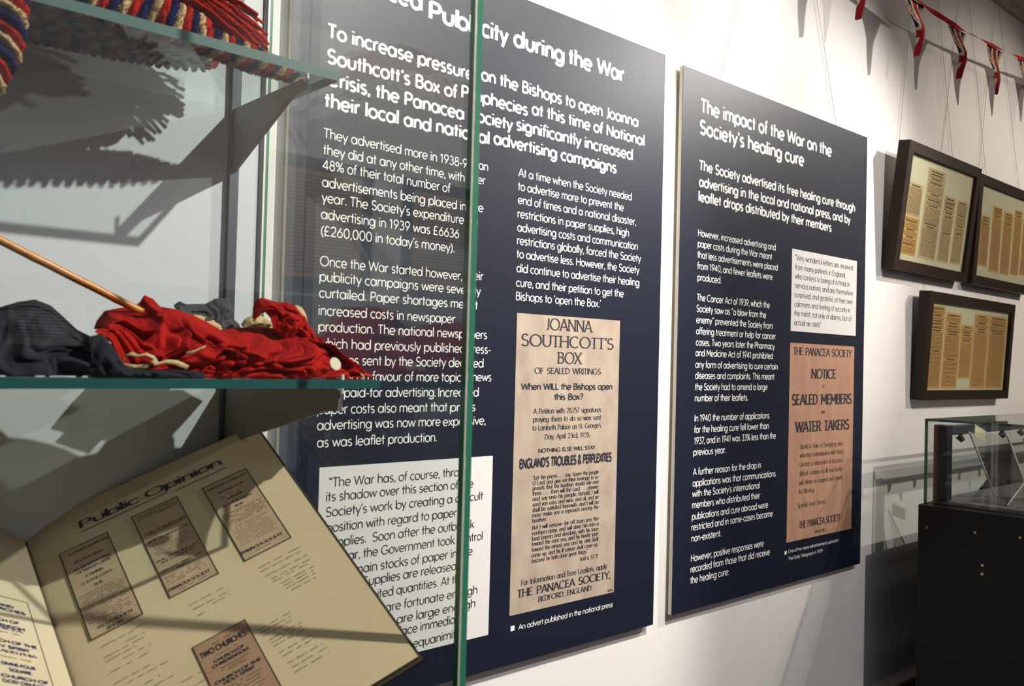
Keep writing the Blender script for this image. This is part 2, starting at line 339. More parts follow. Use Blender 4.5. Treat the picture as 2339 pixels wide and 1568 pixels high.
def glyph(ch, w, style):
    adv, st = GL.get(ch, GL[' ']); out = ([], [], []); st = split_sharp(st, w)
    if style == 'sans':
        for s in st: ribbon(out, s, w)
    elif style == 'italic':
        for s in st: ribbon(out, s, w, slant=.2)
    elif style == 'serif':
        for s in st: ribbon(out, s, w, thin=.5)
        for s in st:
            if len(s) < 2 or ch not in STEMS: continue
            for p, q in ((s[0], s[1]), (s[-1], s[-2])):
                if abs(p[1]-q[1]) > .12 and min(abs(p[1]), abs(p[1]-.7), abs(p[1]-.48), abs(p[1]+.2), abs(p[1]-.74)) < .03:
                    y = p[1]+(.012 if p[1] < .2 else -.012); e = w*.5+.055
                    ribbon(out, [(p[0]-e, y), (p[0]+e, y)], .04)
    elif style == 'pen':
        for s in st: ribbon(out, s, w, thin=.45, slant=.05)
        for s in st:
            if len(s) > 1 and abs(s[-1][1]) < .03 and abs(s[-1][1]-s[-2][1]) > .1:
                ribbon(out, [(s[-1][0]-w*.3, 0.0), (s[-1][0]+.09, .03)], .045)
            if len(s) > 1 and s[0][1] > .44 and abs(s[0][1]-s[1][1]) > .1:
                ribbon(out, [(s[0][0]-.10, s[0][1]-.05), (s[0][0]+w*.3, s[0][1])], .045)
    return adv, (out[0], out[1])
_cache = {}
def text_mesh(lines, em, w=.085, style='sans', track=0., lift=.0004, space=1.):
    """lines: (text, u0, baseline v, u1) in metres on a flat face; each line is set to its measured width."""
    V, F = [], []
    for t, u0, v, u1 in lines:
        adv = 0; gl = []
        for ch in t:
            k = (ch, w, style)
            if k not in _cache: _cache[k] = glyph(ch, w, style)
            a, (gv, gf) = _cache[k]
            if ch == ' ': a = a*space
            gl.append((adv, gv, gf)); adv += a+track
        adv -= track
        xs = [x+o for o, gv, _ in gl for x, _, _ in gv]
        lo, hi = min(xs), max(xs); sx = (u1-u0)/(hi-lo)
        for o, gv, gf in gl:
            b = len(V)
            V += [(u0+(x+o-lo)*sx, v+y*em, lift+z) for x, y, z in gv]
            F += [tuple(b+i for i in f) for f in gf]
    return V, F
# ---- measured lines: (text, left u, baseline v, right u) in metres on each face
B1_TITLE = [
 ('Panacea', 0.6920, 2.0731, 0.8614),
 ('Publi', 0.8737, 2.0656, 0.9790),
 ('city', 0.9869, 2.0672, 1.0519),
 ('during', 1.0625, 2.0690, 1.1940),
 ('the', 1.2059, 2.0708, 1.2718),
 ('War', 1.2831, 2.0722, 1.3651),
]
B1_SUB = [
 ('To increase pressure', 0.6871, 1.9843, 0.9733),
 ('on the Bishops to open Joanna', 0.9896, 1.9893, 1.4131),
 ('Southcott’s Box of', 0.6871, 1.9456, 0.9382),
 ('Prophecies', 0.9471, 1.9497, 1.1033),
 ('at this time of National', 1.1120, 1.9546, 1.4345),
 ('Crisis, the Panacea', 0.6861, 1.9120, 0.9551),
 ('Society', 0.9663, 1.9152, 1.0677),
 ('significantly increased', 1.0754, 1.9188, 1.3982),
 ('their local and', 0.6853, 1.8782, 0.8858),
 ('national', 0.8953, 1.8805, 1.0131),
 ('advertising campaigns', 1.0218, 1.8838, 1.3495),
]
B1_BODY = [
 ('They advertised more in 1938-9', 0.6851, 1.8307, 0.9647),
 ('than', 0.9739, 1.8332, 1.0115),
 ('they did at any other time, with', 0.6852, 1.8060, 0.9593),
 ('over', 0.9675, 1.8082, 1.0058),
 ('48% of their total number of', 0.6845, 1.7830, 0.9293),
 ('advertisements being placed in', 0.6846, 1.7569, 0.9644),
 ('the', 0.9721, 1.7595, 1.0035),
 ('year. The Society’s expenditure', 0.6847, 1.7336, 0.9604),
 ('on', 0.9656, 1.7359, 0.9910),
 ('advertising in 1939 was £6636', 0.6844, 1.7083, 0.9507),
 ('(£260,000 in today’s money).', 0.6853, 1.6831, 0.9412),
 ('Once the War started however,', 0.6850, 1.6373, 0.9598),
 ('their', 0.9675, 1.6405, 1.0066),
 ('publicity campaigns were severely', 0.6851, 1.6142, 1.0024),
 ('curtailed. Paper shortages meant', 0.6852, 1.5896, 0.9959),
 ('increased costs in newspaper', 0.6853, 1.5631, 0.9472),
 ('production. The national newspapers', 0.6857, 1.5387, 1.0191),
 ('which had previously published', 0.6858, 1.5135, 0.9704),
 ('press-', 0.9752, 1.5134, 1.0285),
 ('releases sent by the Society', 0.6862, 1.4891, 0.9301),
 ('declined', 0.9357, 1.4890, 1.0128),
 ('to do so in favour of more topical', 0.6867, 1.4643, 0.9788),
 ('news', 0.9890, 1.4651, 1.0317),
 ('than paid-for advertising.', 0.6872, 1.4392, 0.9103),
 ('Increased', 0.9153, 1.4387, 1.0036),
 ('paper costs also meant that', 0.6880, 1.4142, 0.9350),
 ('press', 0.9411, 1.4135, 0.9971),
 ('advertising was now more', 0.6885, 1.3901, 0.9220),
 ('expensive,', 0.9266, 1.3895, 1.0212),
 ('as was leaflet production.', 0.6893, 1.3642, 0.9151),
]
B1_QUOTE = [
 ('“The War has, of course, thrown', 0.7118, 1.3033, 0.9887),
 ('its shadow over this section of the', 0.7077, 1.2818, 0.9965),
 ('Society’s work by creating a difficult', 0.7082, 1.2588, 1.0188),
 ('position with regard to paper', 0.7092, 1.2350, 0.9614),
 ('supplies.  Soon after the outbreak', 0.7100, 1.2118, 1.0007),
 ('war, the Government took control', 0.7350, 1.1890, 1.0205),
 ('main stocks of paper in the', 0.7612, 1.1658, 0.9987),
 ('Supplies are released', 0.7778, 1.1446, 0.9637),
 ('limited quantities. At the', 0.7829, 1.1217, 0.9816),
 ('are fortunate enough', 0.8208, 1.0972, 1.0118),
 ('are large enough', 0.8435, 1.0745, 1.0079),
 ('face immediate', 0.8476, 1.0542, 0.9821),
 ('equanimity”', 0.8767, 1.0295, 0.9823),
]
B1_COL2 = [
 ('At a time when the Society needed', 1.0832, 1.8355, 1.3978),
 ('to advertise more to prevent the', 1.0835, 1.8107, 1.3740),
 ('end of times and a national disaster,', 1.0839, 1.7862, 1.4131),
 ('restrictions in paper supplies, high', 1.0840, 1.7611, 1.3919),
 ('advertising costs and communication', 1.0841, 1.7364, 1.4203),
 ('restrictions globally, forced the Society', 1.0845, 1.7126, 1.4316),
 ('to advertise less. However, the Society', 1.0846, 1.6882, 1.4270),
 ('did continue to advertise their healing', 1.0847, 1.6625, 1.4276),
 ('cure, and their petition to get the', 1.0848, 1.6363, 1.3801),
 ('Bishops to ‘open the Box.’', 1.0854, 1.6117, 1.3122),
]
P1_HEAD = [
 ('JOANNA', 1.1635, 1.5616, 1.2906),
 ('SOUTHCOTT’S', 1.1009, 1.5299, 1.3518),
 ('BOX', 1.1935, 1.4993, 1.2621),
]
P1_SEALED = [
 ('OF SEALED WRITINGS', 1.1353, 1.4797, 1.3162),
]
P1_WHEN = [
 ('When WILL the Bishops open', 1.1023, 1.4500, 1.3513),
 ('this Box?', 1.1884, 1.4307, 1.2676),
]
P1_PET = [
 ('A Petition with 28,757 signatures', 1.1339, 1.4059, 1.3197),
 ('praying them to do so was sent', 1.1341, 1.3907, 1.3193),
 ('to Lambeth Palace on St. George’s', 1.1335, 1.3751, 1.3201),
 ('Day, April 23rd, 1935,', 1.1655, 1.3578, 1.2891),
]
P1_NOTHING = [
 ('NOTHING ELSE WILL STAY', 1.1503, 1.3335, 1.3060),
]
P1_ENG = [
 ('ENGLAND’S TROUBLES & PERPLEXITIES', 1.1035, 1.3075, 1.3539),
]
P1_SMALL = [
 ('“Let the priests . . . say, Spare thy people', 1.1381, 1.2848, 1.3172),
 ('O Lord, and give not thine heritage to re-', 1.1378, 1.2750, 1.3176),
 ('proach, that the heathen should rule over', 1.1375, 1.2656, 1.3179),
 ('them. . . . Then will the Lord . . . answer', 1.1379, 1.2559, 1.3172),
 ('and say unto his people, Behold, I will', 1.1382, 1.2459, 1.3175),
 ('send you corn, and wine, and oil, and ye', 1.1386, 1.2359, 1.3179),
 ('shall be satisfied therewith: and I will no', 1.1389, 1.2258, 1.3183),
 ('more make you a reproach among the', 1.1386, 1.2162, 1.3186),
 ('heathen:', 1.1390, 1.2063, 1.1754),
 ('But I will remove far off from you the', 1.1391, 1.1934, 1.3197),
 ('northern army, and will drive him into a', 1.1392, 1.1832, 1.3201),
 ('land barren and desolate, with his face', 1.1392, 1.1732, 1.3194),
 ('toward the east sea, and his hinder part', 1.1393, 1.1636, 1.3197),
 ('toward the utmost sea, and his stink shall', 1.1396, 1.1532, 1.3201),
 ('come up, and his ill savour shall come up,', 1.1397, 1.1428, 1.3198),
 ('because he hath done great things.”', 1.1400, 1.1327, 1.2905),
 ('Joel ii, 17-21', 1.2694, 1.1197, 1.3206),
]
P1_INFO = [
 ('For Information and Free Leaflets, apply:', 1.1147, 1.0952, 1.3486),
]
P1_SOC = [
 ('THE PANACEA SOCIETY,', 1.1067, 1.0743, 1.3581),
]
P1_BED = [
 ('BEDFORD, ENGLAND.', 1.1587, 1.0586, 1.3058),
]
P1_ADV = [
 ('Advt.', 1.3496, 1.0476, 1.3664),
]
B1_CAP = [
 ('An advert published in the national press', 1.1117, 1.0157, 1.3682),
]
B2_TITLE = [
 ('The impact of the War on the', 1.6243, 2.0649, 2.2043),
 ('Society’s healing cure', 1.6226, 2.0169, 2.0657),
]
B2_SUB = [
 ('The Society advertised its free healing cure through', 1.6241, 1.9358, 2.3362),
 ('advertising in the local and national press, and by', 1.6232, 1.8997, 2.3116),
 ('leaflet drops distributed by their members', 1.6231, 1.8666, 2.2095),
]
B2_BODY = [
 ('However, increased advertising and', 1.6245, 1.7889, 1.9400),
 ('paper costs during the War meant', 1.6240, 1.7649, 1.9243),
 ('that less advertisements were placed', 1.6242, 1.7404, 1.9508),
 ('from 1940, and fewer leaflets were', 1.6243, 1.7157, 1.9285),
 ('produced.', 1.6252, 1.6905, 1.7158),
 ('The Cancer Act of 1939, which the', 1.6254, 1.6459, 1.9187),
 ('Society saw as ‘‘a blow from the', 1.6250, 1.6212, 1.9034),
 ('enemy’’ prevented the Society from', 1.6245, 1.5963, 1.9328),
 ('offering treatment or help for cancer', 1.6247, 1.5714, 1.9477),
 ('cases. Two years later the Pharmacy', 1.6249, 1.5469, 1.9445),
 ('and Medicine Act of 1941 prohibited', 1.6244, 1.5232, 1.9370),
 ('any form of advertising to cure certain', 1.6246, 1.4975, 1.9595),
 ('diseases and complaints. This meant', 1.6248, 1.4731, 1.9454),
 ('the Society had to amend a large', 1.6250, 1.4479, 1.9160),
 ('number of their leaflets.', 1.6252, 1.4232, 1.8331),
 ('In 1940 the number of applications', 1.6261, 1.3788, 1.9266),
 ('for the healing cure fell lower than', 1.6256, 1.3538, 1.9250),
 ('1937, and in 1941 was 33% less than the', 1.6258, 1.3288, 1.9572),
 ('previous year.', 1.6240, 1.3041, 1.7475),
 ('A further reason for the drop in', 1.6242, 1.2608, 1.8937),
 ('applications was that communications', 1.6237, 1.2361, 1.9596),
 ('with the Society’s international', 1.6232, 1.2125, 1.8898),
 ('members who distributed their', 1.6234, 1.1882, 1.8923),
 ('publications and cure abroad were', 1.6236, 1.1630, 1.9285),
 ('restricted and in some-cases became', 1.6231, 1.1396, 1.9507),
 ('non-existent.', 1.6239, 1.1151, 1.7347),
 ('However, positive responses were', 1.6235, 1.0717, 1.9132),
 ('recorded from those that did receive', 1.6230, 1.0477, 1.9400),
 ('the healing cure:', 1.6232, 1.0235, 1.7683),
]
B2_QUOTE = [
 ('“Very wonderful letters are received', 2.0308, 1.7742, 2.3285),
 ('from many patients in England,', 2.0308, 1.7502, 2.2883),
 ('who confess to being of a timid or', 2.0308, 1.7273, 2.3126),
 ('nervous nature, and are themselves', 2.0308, 1.7043, 2.3310),
 ('surprised, and grateful, at their own', 2.0307, 1.6808, 2.3297),
 ('calmness and feeling of security in', 2.0307, 1.6573, 2.3171),
 ('the midst, not only of alarms, but of', 2.0307, 1.6341, 2.3251),
 ('actual air raids”', 2.0306, 1.6105, 2.1640),
]
P2_SOC = [
 ('THE PANACEA SOCIETY', 2.0298, 1.5360, 2.3318),
]
P2_NOTICE = [
 ('NOTICE', 2.1168, 1.4774, 2.2450),
]
P2_BIG = [
 ('SEALED MEMBERS', 2.0264, 1.4100, 2.3343),
 ('WATER TAKERS', 2.0410, 1.3408, 2.3234),
]
P2_TINY = [
 ('TO', 2.1744, 1.4535, 2.1877),
 ('AND', 2.1693, 1.3858, 2.1930),
 ('BEDFORD', 2.1504, 1.0767, 2.2050),
]
P2_SMALL = [
 ('Should a State of Emergency arise', 2.0690, 1.2979, 2.2894),
 ('whereby communication with Head', 2.0689, 1.2760, 2.2902),
 ('Quarters is interrupted or becomes', 2.0688, 1.2532, 2.2890),
 ('difficult continue to fill your bottle', 2.0679, 1.2300, 2.2888),
 ('with Water as required and repeat', 2.0678, 1.2068, 2.2886),
 ('the Blessing.', 2.0668, 1.1845, 2.1438),
 ('Sprinkle your House.', 2.0637, 1.1497, 2.2034),
]
P2_SOC2 = [
 ('THE PANACEA SOCIETY', 2.0726, 1.0970, 2.2846),
]
B2_CAP = [
 ('One of the many advertisements posted in', 2.0240, 1.0408, 2.2756),
 ('The Daily Telegraph in 1939', 2.0247, 1.0227, 2.1936),
]
R_Q1 = (0.6948, 1.0204, 1.0396, 1.3336)
R_P1 = (1.0876, 1.0441, 1.3698, 1.5884)
R_B1 = (1.0928, 1.0163, 1.1023, 1.0255)
R_Q2 = (2.0153, 1.5950, 2.3510, 1.8014)
R_P2 = (2.0143, 1.0678, 2.3450, 1.5656)
R_B2 = (2.0068, 1.0390, 2.0171, 1.0475)
BOOK_O = (0.5600, -0.4410, 1.1931)
BOOK_U = (0.8829, -0.2304, 0.4092)
BOOK_V = (0.0111, 0.8814, 0.4723)
R_C1 = (-0.2741, 0.2279, -0.2171, 0.3750)
R_C2 = (-0.1871, 0.2305, -0.1295, 0.3809)
R_C3 = (-0.0996, 0.2287, -0.0405, 0.3743)
K_TITLE = [
 ('Public Opinion', -0.2436, 0.4015, -0.0616),
]
K_UNDER = [
 ('_', -0.2420, 0.3954, -0.1366),
 ('_', -0.1266, 0.3917, -0.0613),
]
K_C1 = [
 ('ENGLAND’S DANGERS', -0.2702, 0.3643, -0.2189),
 ('DESTRUCTION', -0.2624, 0.3476, -0.2295),
 ('WILL INCREASE UNTIL', -0.2686, 0.3364, -0.2237),
 ('THE BISHOPS OPEN', -0.2650, 0.3296, -0.2255),
 ('JOANNA', -0.2565, 0.3196, -0.2358),
 ('SOUTHCOTT’S', -0.2639, 0.3102, -0.2282),
 ('BOX', -0.2514, 0.3008, -0.2414),
]
K_C1B = [
 ('PANACEA SOCIETY', -0.2725, 0.2384, -0.2242),
 ('BEDFORD', -0.2555, 0.2311, -0.2372),
]
K_C2 = [
 ('THE SEALING IN', -0.1833, 0.3402, -0.1326),
 ('THE FOREHEAD', -0.1793, 0.3369, -0.1331),
 ('THE SEALING OF', -0.1834, 0.3246, -0.1330),
 ('THE SEALING IN', -0.1839, 0.2895, -0.1339),
 ('THE FOREHEAD', -0.1794, 0.2848, -0.1388),
 ('WATER AND THE', -0.1843, 0.2718, -0.1345),
 ('SPIRIT', -0.1668, 0.2673, -0.1526),
]
K_C2B = [
 ('PANACEA SOCIETY', -0.1848, 0.2394, -0.1355),
]
K_C3 = [
 ('ENGLAND’S DANGERS', -0.0953, 0.3633, -0.0437),
 ('DESTRUCTION', -0.0863, 0.3507, -0.0526),
 ('JOANNA', -0.0801, 0.3349, -0.0591),
 ('SOUTHCOTT’S', -0.0890, 0.3250, -0.0519),
 ('BOX', -0.0765, 0.3169, -0.0652),
]
K_C3B = [
 ('PANACEA SOCIETY', -0.0978, 0.2399, -0.0461),
]
K_C4 = [
 ('TWO CHURCHES', -0.1843, 0.1330, -0.1340),
]
K_C4B = [
 ('CHURCH OF', -0.1750, 0.1201, -0.1417),
 ('CHRISTENDOM', -0.1785, 0.1143, -0.1392),
 ('CHURCH OF THE', -0.1832, 0.0945, -0.1335),
 ('HOLY SPIRIT', -0.1754, 0.0895, -0.1420),
]
LEFT_O = (0.2954, -0.1103, 1.2087)
LEFT_W = (-0.8829, -0.2131, 0.4184)
K_L = [
 ('TWO AND', -0.0878, -0.0100, -0.0442),
 ('CHURCHES', -0.0840, -0.0164, -0.0317),
 ('CHURCH OF', -0.0919, -0.0350, -0.0437),
 ('CHRISTENDOM', -0.0934, -0.0435, -0.0390),
 ('CHURCH OF THE', -0.0972, -0.0676, -0.0310),
 ('HOLY SPIRIT', -0.0919, -0.0756, -0.0408),
 ('DIVINE-FOUR', -0.0772, -0.1005, -0.0399),
 ('SQUARE.', -0.0707, -0.1085, -0.0453),
 ('THE CHURCH OF', -0.0987, -0.1180, -0.0301),
 ('GOD ON EARTH', -0.0815, -0.1250, -0.0267),
]
K_LS = [
 ('LAODICEA', -0.0905, -0.0473, -0.0411),
 ('PHILADELPHIA', -0.0917, -0.0822, -0.0335),
]# ================================================================ THE ROOM
WY = .018                                     # plane of the long wall
X0, X1, Y0, CZ = -3.2, 6.6, -3.6, 3.10
def wall(name, x0, x1, y0, y1, z0, z1, m='wall'):
    return tag(MB().box(x0, x1, y0, y1, z0, z1).build(name, M[m]), kind='structure')
wall('wall_back', X0, X1, WY, WY+.15, 0, CZ)
wall('wall_front', X0, X1, Y0-.15, Y0, 0, CZ)
wall('wall_left', X0-.15, X0, Y0-.15, WY+.15, 0, CZ)
wall('wall_right', X1, X1+.15, Y0-.15, WY+.15, 0, CZ)
wall('floor', X0-.15, X1+.15, Y0-.15, WY+.15, -.1, 0, 'floor')
wall('ceiling', X0-.15, X1+.15, Y0-.15, WY+.15, CZ, CZ+.1, 'ceil')
def profile(name, prof, x0, x1, m):           # (y, z) profile run along x
    n = len(prof); V = [(x0, y, z) for y, z in prof]+[(x1, y, z) for y, z in prof]
    F = [(i, (i+1) % n, n+(i+1) % n, n+i) for i in range(n)]+[tuple(range(n-1, -1, -1)), tuple(range(n, 2*n))]
    return tag(obj(name, V, F, M[m]), kind='structure')
profile('trim_1', [(WY, .46), (WY-.022, .46), (WY-.022, .565), (WY-.034, .575), (WY-.034, .59), (WY-.012, .602), (WY, .602)], X0, X1, 'trim')
profile('baseboard_back', [(WY, 0), (WY-.02, 0), (WY-.02, .15), (WY-.008, .17), (WY, .17)], X0, X1, 'trim')
cor = [(WY, 2.82), (WY-.018, 2.82), (WY-.02, 2.845), (WY-.035, 2.85)]
for k in range(9): a = math.radians(90*k/8); cor.append((WY-.035-.14*(1-math.cos(a)), 2.855+.17*math.sin(a)))
cor += [(WY-.19, 3.03), (WY-.19, 3.055), (WY-.205, 3.06), (WY-.205, CZ), (WY, CZ)]
profile('trim_2', cor, X0, X1, 'cornice')
tag(MB().box(X0, X1, Y0, Y0+.03, 0, 1.74).box(X0, X1, Y0, Y0+.05, 1.74, 1.79).build('trim_3', M['dado']), kind='structure')

# lighting track and its lamp heads (they carry the gallery spotlights)
SPOT_LABELS = ['black ceiling spotlight pointing at the glass case with the rope', 'black ceiling spotlight pointing back at the large navy board', 'black ceiling spotlight pointing at the plinth case end',
 'black ceiling spotlight washing the wall above the gap between the boards', 'black ceiling spotlight pointing at the framed cuttings, farthest from the camera', 'black ceiling spotlight close to the wall beside the bunting',
 'added black spotlight brightening the opposite wall framed newspapers', 'added black spotlight brightening the opposite wall near the camera']
def lamp_head(loc, aim):
    loc = Vector(loc); d = (Vector(aim)-loc).normalized(); root = thing('track_spotlight', (loc.x, loc.y, CZ-.02), SPOT_LABELS[len([o for o in bpy.data.objects if o.name.startswith('track_spotlight')])], 'spotlight', 'ceiling spotlights')
    MB().tube([(loc.x, loc.y, CZ-.02), (loc.x, loc.y, loc.z+.03), tuple(loc-d*.05)], .008, 8).build('stem', M['lamp'], root)
    MB().tube([tuple(loc-d*.16), tuple(loc-d*.15), tuple(loc-d*.03)], [.025, .038, .045], 20).build('housing', M['lamp'], root, smooth=True)
for s in SPOTS: lamp_head(s[0], s[1])

# ================================================================ DISPLAY BOARDS
def face_text(name, tables, em, ink, parent, w=.085, style='sans', track=0., y=0., label=None, space=1.):
    V, F = text_mesh(tables, em, w, style, track, space=space)
    V = [(a, y-c, b) for a, b, c in V]; F = [tuple(reversed(f)) for f in F]
    o = obj(name, V, F, M[ink], parent)
    if label: o['label'] = label
    o['kind'] = 'stuff'
    return o
def rect(name, R, y, m, parent, t=.0008):
    return MB().box(R[0], R[2], y-t, y, R[1], R[3]).build(name, M[m], parent)
def board(name, x0, x1, z0, z1, label):
    r = thing(name, (x0, 0, z0), label, 'board')
    MB().box(x0+.0003, x1-.0003, .001, .010, z0+.0003, z1-.0003).build('foam_core', M['core'], r)
    MB().box(x0, x1, 0, .001, z0, z1).build('printed_face', M['navy'], r)
    MB().box(x0+.14, x1-.14, .010, WY, z1-.10, z1-.06).build('mounting_batten', M['core'], r)
    MB().box(x0+.14, x1-.14, .010, WY, z0+.06, z0+.10).build('mounting_batten', M['core'], r)
    return r
bd1 = board('display_board', .628, 1.4975, .957, 2.160, 'large navy board headed Publicity during the War, behind the glass case edge')
def wires(root, pairs, r=.0007, name='hanging_wire'):
    for a, b in pairs: MB().tube([a, b], r, 5).build(name, M['wire'], root)
wires(bd1, [((1.346, .012, 2.155), (1.10, .012, 2.80)), ((.78, .012, 2.155), (1.04, .012, 2.80))])
face_text('heading_lettering', B1_TITLE, .0405, 'white_ink', bd1, .15, track=.035, label='large white heading')
face_text('subheading_lettering', B1_SUB, .0295, 'white_ink', bd1, .135, track=.03)
face_text('body_lettering', B1_BODY, .0209, 'white_ink', bd1, .082, track=.015)
face_text('body_lettering', B1_COL2, .0209, 'white_ink', bd1, .09, track=.015)
q1 = rect('quote_panel', R_Q1, 0, 'panel_white', bd1); q1['label'] = 'white quotation panel with dark text'
face_text('quote_lettering', B1_QUOTE, .0200, 'dark_ink', q1, .075, track=.012, y=-.0008)
p1 = rect('advert_reproduction', (1.0885, 1.0445, 1.3700, 1.5884), 0, 'news_a', bd1); p1['label'] = 'beige printed advert with large serif heading'
for tb, em, w, st in ((P1_HEAD, .0305, .10, 'serif'), (P1_SEALED, .0155, .11, 'serif'), (P1_WHEN, .0165, .13, 'sans'), (P1_PET, .0132, .11, 'serif'),
        (P1_NOTHING, .0102, .13, 'sans'), (P1_ENG, .0228, .19, 'sans'), (P1_SMALL, .0102, .12, 'serif'), (P1_INFO, .0135, .11, 'serif'), (P1_SOC, .0200, .13, 'serif'), (P1_BED, .0138, .12, 'serif'), (P1_ADV, .008, .1, 'italic')):
    face_text('advert_lettering', tb, em, 'dark_ink', p1, w, st, y=-.0008, space=1.7 if st == 'serif' else 1.3)
face_text('caption_lettering', B1_CAP, .0139, 'white_ink', bd1, .085)
rect('caption_marker', R_B1, 0, 'white_ink', bd1, .0004)
bd2 = board('display_board', 1.5600, 2.4005, .9655, 2.1530, 'navy board about the healing cure, hung right of the larger board')
wires(bd2, [((2.252, .012, 2.150), (2.01, .012, 2.80)), ((1.71, .012, 2.150), (1.93, .012, 2.80))])
face_text('heading_lettering', B2_TITLE, .0420, 'white_ink', bd2, .15, track=.035, label='large white heading')
face_text('subheading_lettering', B2_SUB, .0300, 'white_ink', bd2, .145, track=.035)
face_text('body_lettering', B2_BODY, .0210, 'white_ink', bd2, .10, track=.02)
q2 = rect('quote_panel', R_Q2, 0, 'panel_white', bd2); q2['label'] = 'white quotation panel with grey text'
face_text('quote_lettering', B2_QUOTE, .0200, 'dark_ink', q2, .055, track=.012, y=-.0008)
p2 = rect('advert_reproduction', R_P2, 0, 'news_b', bd2); p2['label'] = 'brown printed notice from the society'
for tb, em, w, st in ((P2_SOC, .0270, .12, 'serif'), (P2_NOTICE, .034, .15, 'serif'), (P2_BIG, .037, .16, 'serif'), (P2_TINY, .010, .1, 'serif'), (P2_SMALL, .0165, .09, 'serif'), (P2_SOC2, .0250, .13, 'serif')):
    face_text('advert_lettering', tb, em, 'brown_ink' if tb is P2_SMALL else 'dark_ink', p2, w, st, y=-.0008, space=1.7 if st == 'serif' else 1.3)
face_text('caption_lettering', B2_CAP, .0118, 'white_ink', bd2, .07)
rect('caption_marker', R_B2, 0, 'white_ink', bd2, .0004)

# ================================================================ FRAMED CUTTINGS ON THE WALL
def picture(name, x0, x1, zb, zt, lean, yb, label, papers, wire_pts, rail=.030, dep=.034, inner=None):
    """frame leaning out at the top; local (x, s up the face, n out of the face)"""
    d = Vector((0, -lean, zt-zb)); L = d.length; d.normalize(); nn = Vector((0, -d.z, d.y))
    def W(x, s, n): return Vector((x, yb, zb))+d*s+nn*n
    r = thing(name, (x0, yb, zb), label, 'picture frame', 'framed cuttings on the wall')
    def pbox(nm, a, b, s0, s1, n0, n1, m, par=None, bev=0):
        mb = MB().box(a, b, s0, s1, n0, n1)
        V = [W(*v) for v in mb.V]; return obj(nm, V, [tuple(reversed(f)) for f in mb.F] if False else mb.F, M[m], par or r)
    pbox('frame_rail', x0, x1, 0, rail, -dep, 0, 'oak'); pbox('frame_rail', x0, x1, L-rail, L, -dep, 0, 'oak')
    pbox('frame_rail', x0, x0+rail, rail, L-rail, -dep, 0, 'oak'); pbox('frame_rail', x1-rail, x1, rail, L-rail, -dep, 0, 'oak')
    pbox('backing', x0+.004, x1-.004, .004, L-.004, -dep+.001, -dep+.004, 'core')
    mt = pbox('mount', x0+rail-.003, x1-rail+.003, rail-.003, L-rail+.003, -.012, -.010, 'mount')
    iw, ih = x1-x0-2*rail, L-2*rail
    for (a, b, s0, s1, m, heads) in papers:
        a, b = x0+rail+a*iw, x0+rail+b*iw; s0, s1 = rail+s0*ih, rail+s1*ih
        pc = pbox('cutting', a, b, s0, s1, -.010, -.0095, m, mt)
        mb = MB(); y = s1-.006; k = 0
        while y > s0+.006:
            big = k in heads; hgt = .0045 if big else .0016
            ww = (b-a)*(random.uniform(.45, .8) if big else .86); x = (a+b)/2-ww/2; xe = (a+b)/2+ww/2
            while x < xe:
                g = random.uniform(.004, .012)*(1.4 if big else 1); x2 = min(xe, x+g)
                mb.box(x, x2, y-hgt, y, -.0095, -.0093); x = x2+.0018
            y -= hgt+(.004 if big else .0026); k += 1
        o = obj('newsprint_lines', [W(*v) for v in mb.V], mb.F, M['brown_ink'], mt); o['kind'] = 'stuff'
    g = pbox('frame_glass', x0+rail-.002, x1-rail+.002, rail-.002, L-rail+.002, -.006, -.004, 'gl')
    wires(r, wire_pts)
    return r
picture('framed_cuttings', 2.531, 3.055, 1.796, 2.162, .043, -.02, 'dark framed cuttings on cream mount, upper frame nearest the navy board', [
  (.04, .24, .43, .74, 'tan2', {0}), (.03, .25, .06, .42, 'tan', {1, 6, 10, 14}), (.29, .55, .06, .93, 'tan2', {0, 1, 3, 5, 12, 15, 18, 30, 31}), (.58, .755, .06, .72, 'tan2', {0, 2, 4, 7, 9, 20}), (.79, .96, .07, .72, 'tan2', {0, 8, 15, 20})],
  [((2.62, .012, 2.165), (2.72, .012, 2.83)), ((3.02, .012, 2.165), (2.84, .012, 2.83)), ((2.92, .015, 2.165), (3.07, .015, 2.83))])
picture('framed_cuttings', 3.100, 3.66, 1.797, 2.160, .023, -.02, 'dark framed cuttings at the right edge, beside another upper frame', [
  (.05, .21, .12, .68, 'tan', {0, 1, 3}), (.25, .42, .08, .82, 'tan', {0, 1, 4}), (.45, .62, .08, .80, 'tan', {0, 2, 6}), (.65, .80, .10, .86, 'tan', {0, 2}), (.83, .96, .12, .8, 'tan', {0, 4})],
  [((3.22, .012, 2.165), (3.36, .012, 2.83)), ((3.62, .012, 2.165), (3.38, .012, 2.83)), ((3.30, .012, 2.165), (3.10, .012, 2.83))])
picture('framed_cuttings', 2.733, 3.435, 1.415, 1.746, .021, -.02, 'dark framed tan newspaper cuttings hung below the two upper frames', [
  (.01, .17, .02, .96, 'tan', {0, 4, 7, 8, 10, 11, 25}), (.185, .37, .02, .90, 'tan', {0, 5, 6, 9, 10, 28}), (.38, .53, .14, .78, 'tan', {0, 3, 4, 7}), (.54, .73, .02, .93, 'tan', {0, 4, 8, 9}), (.74, .98, .02, .93, 'tan', {0, 4, 8, 9})],
  [((2.83, .014, 1.745), (2.80, .014, 1.80)), ((3.42, .014, 1.745), (3.44, .014, 1.80)), ((2.774, .020, 1.70), (2.768, .020, 1.80))])

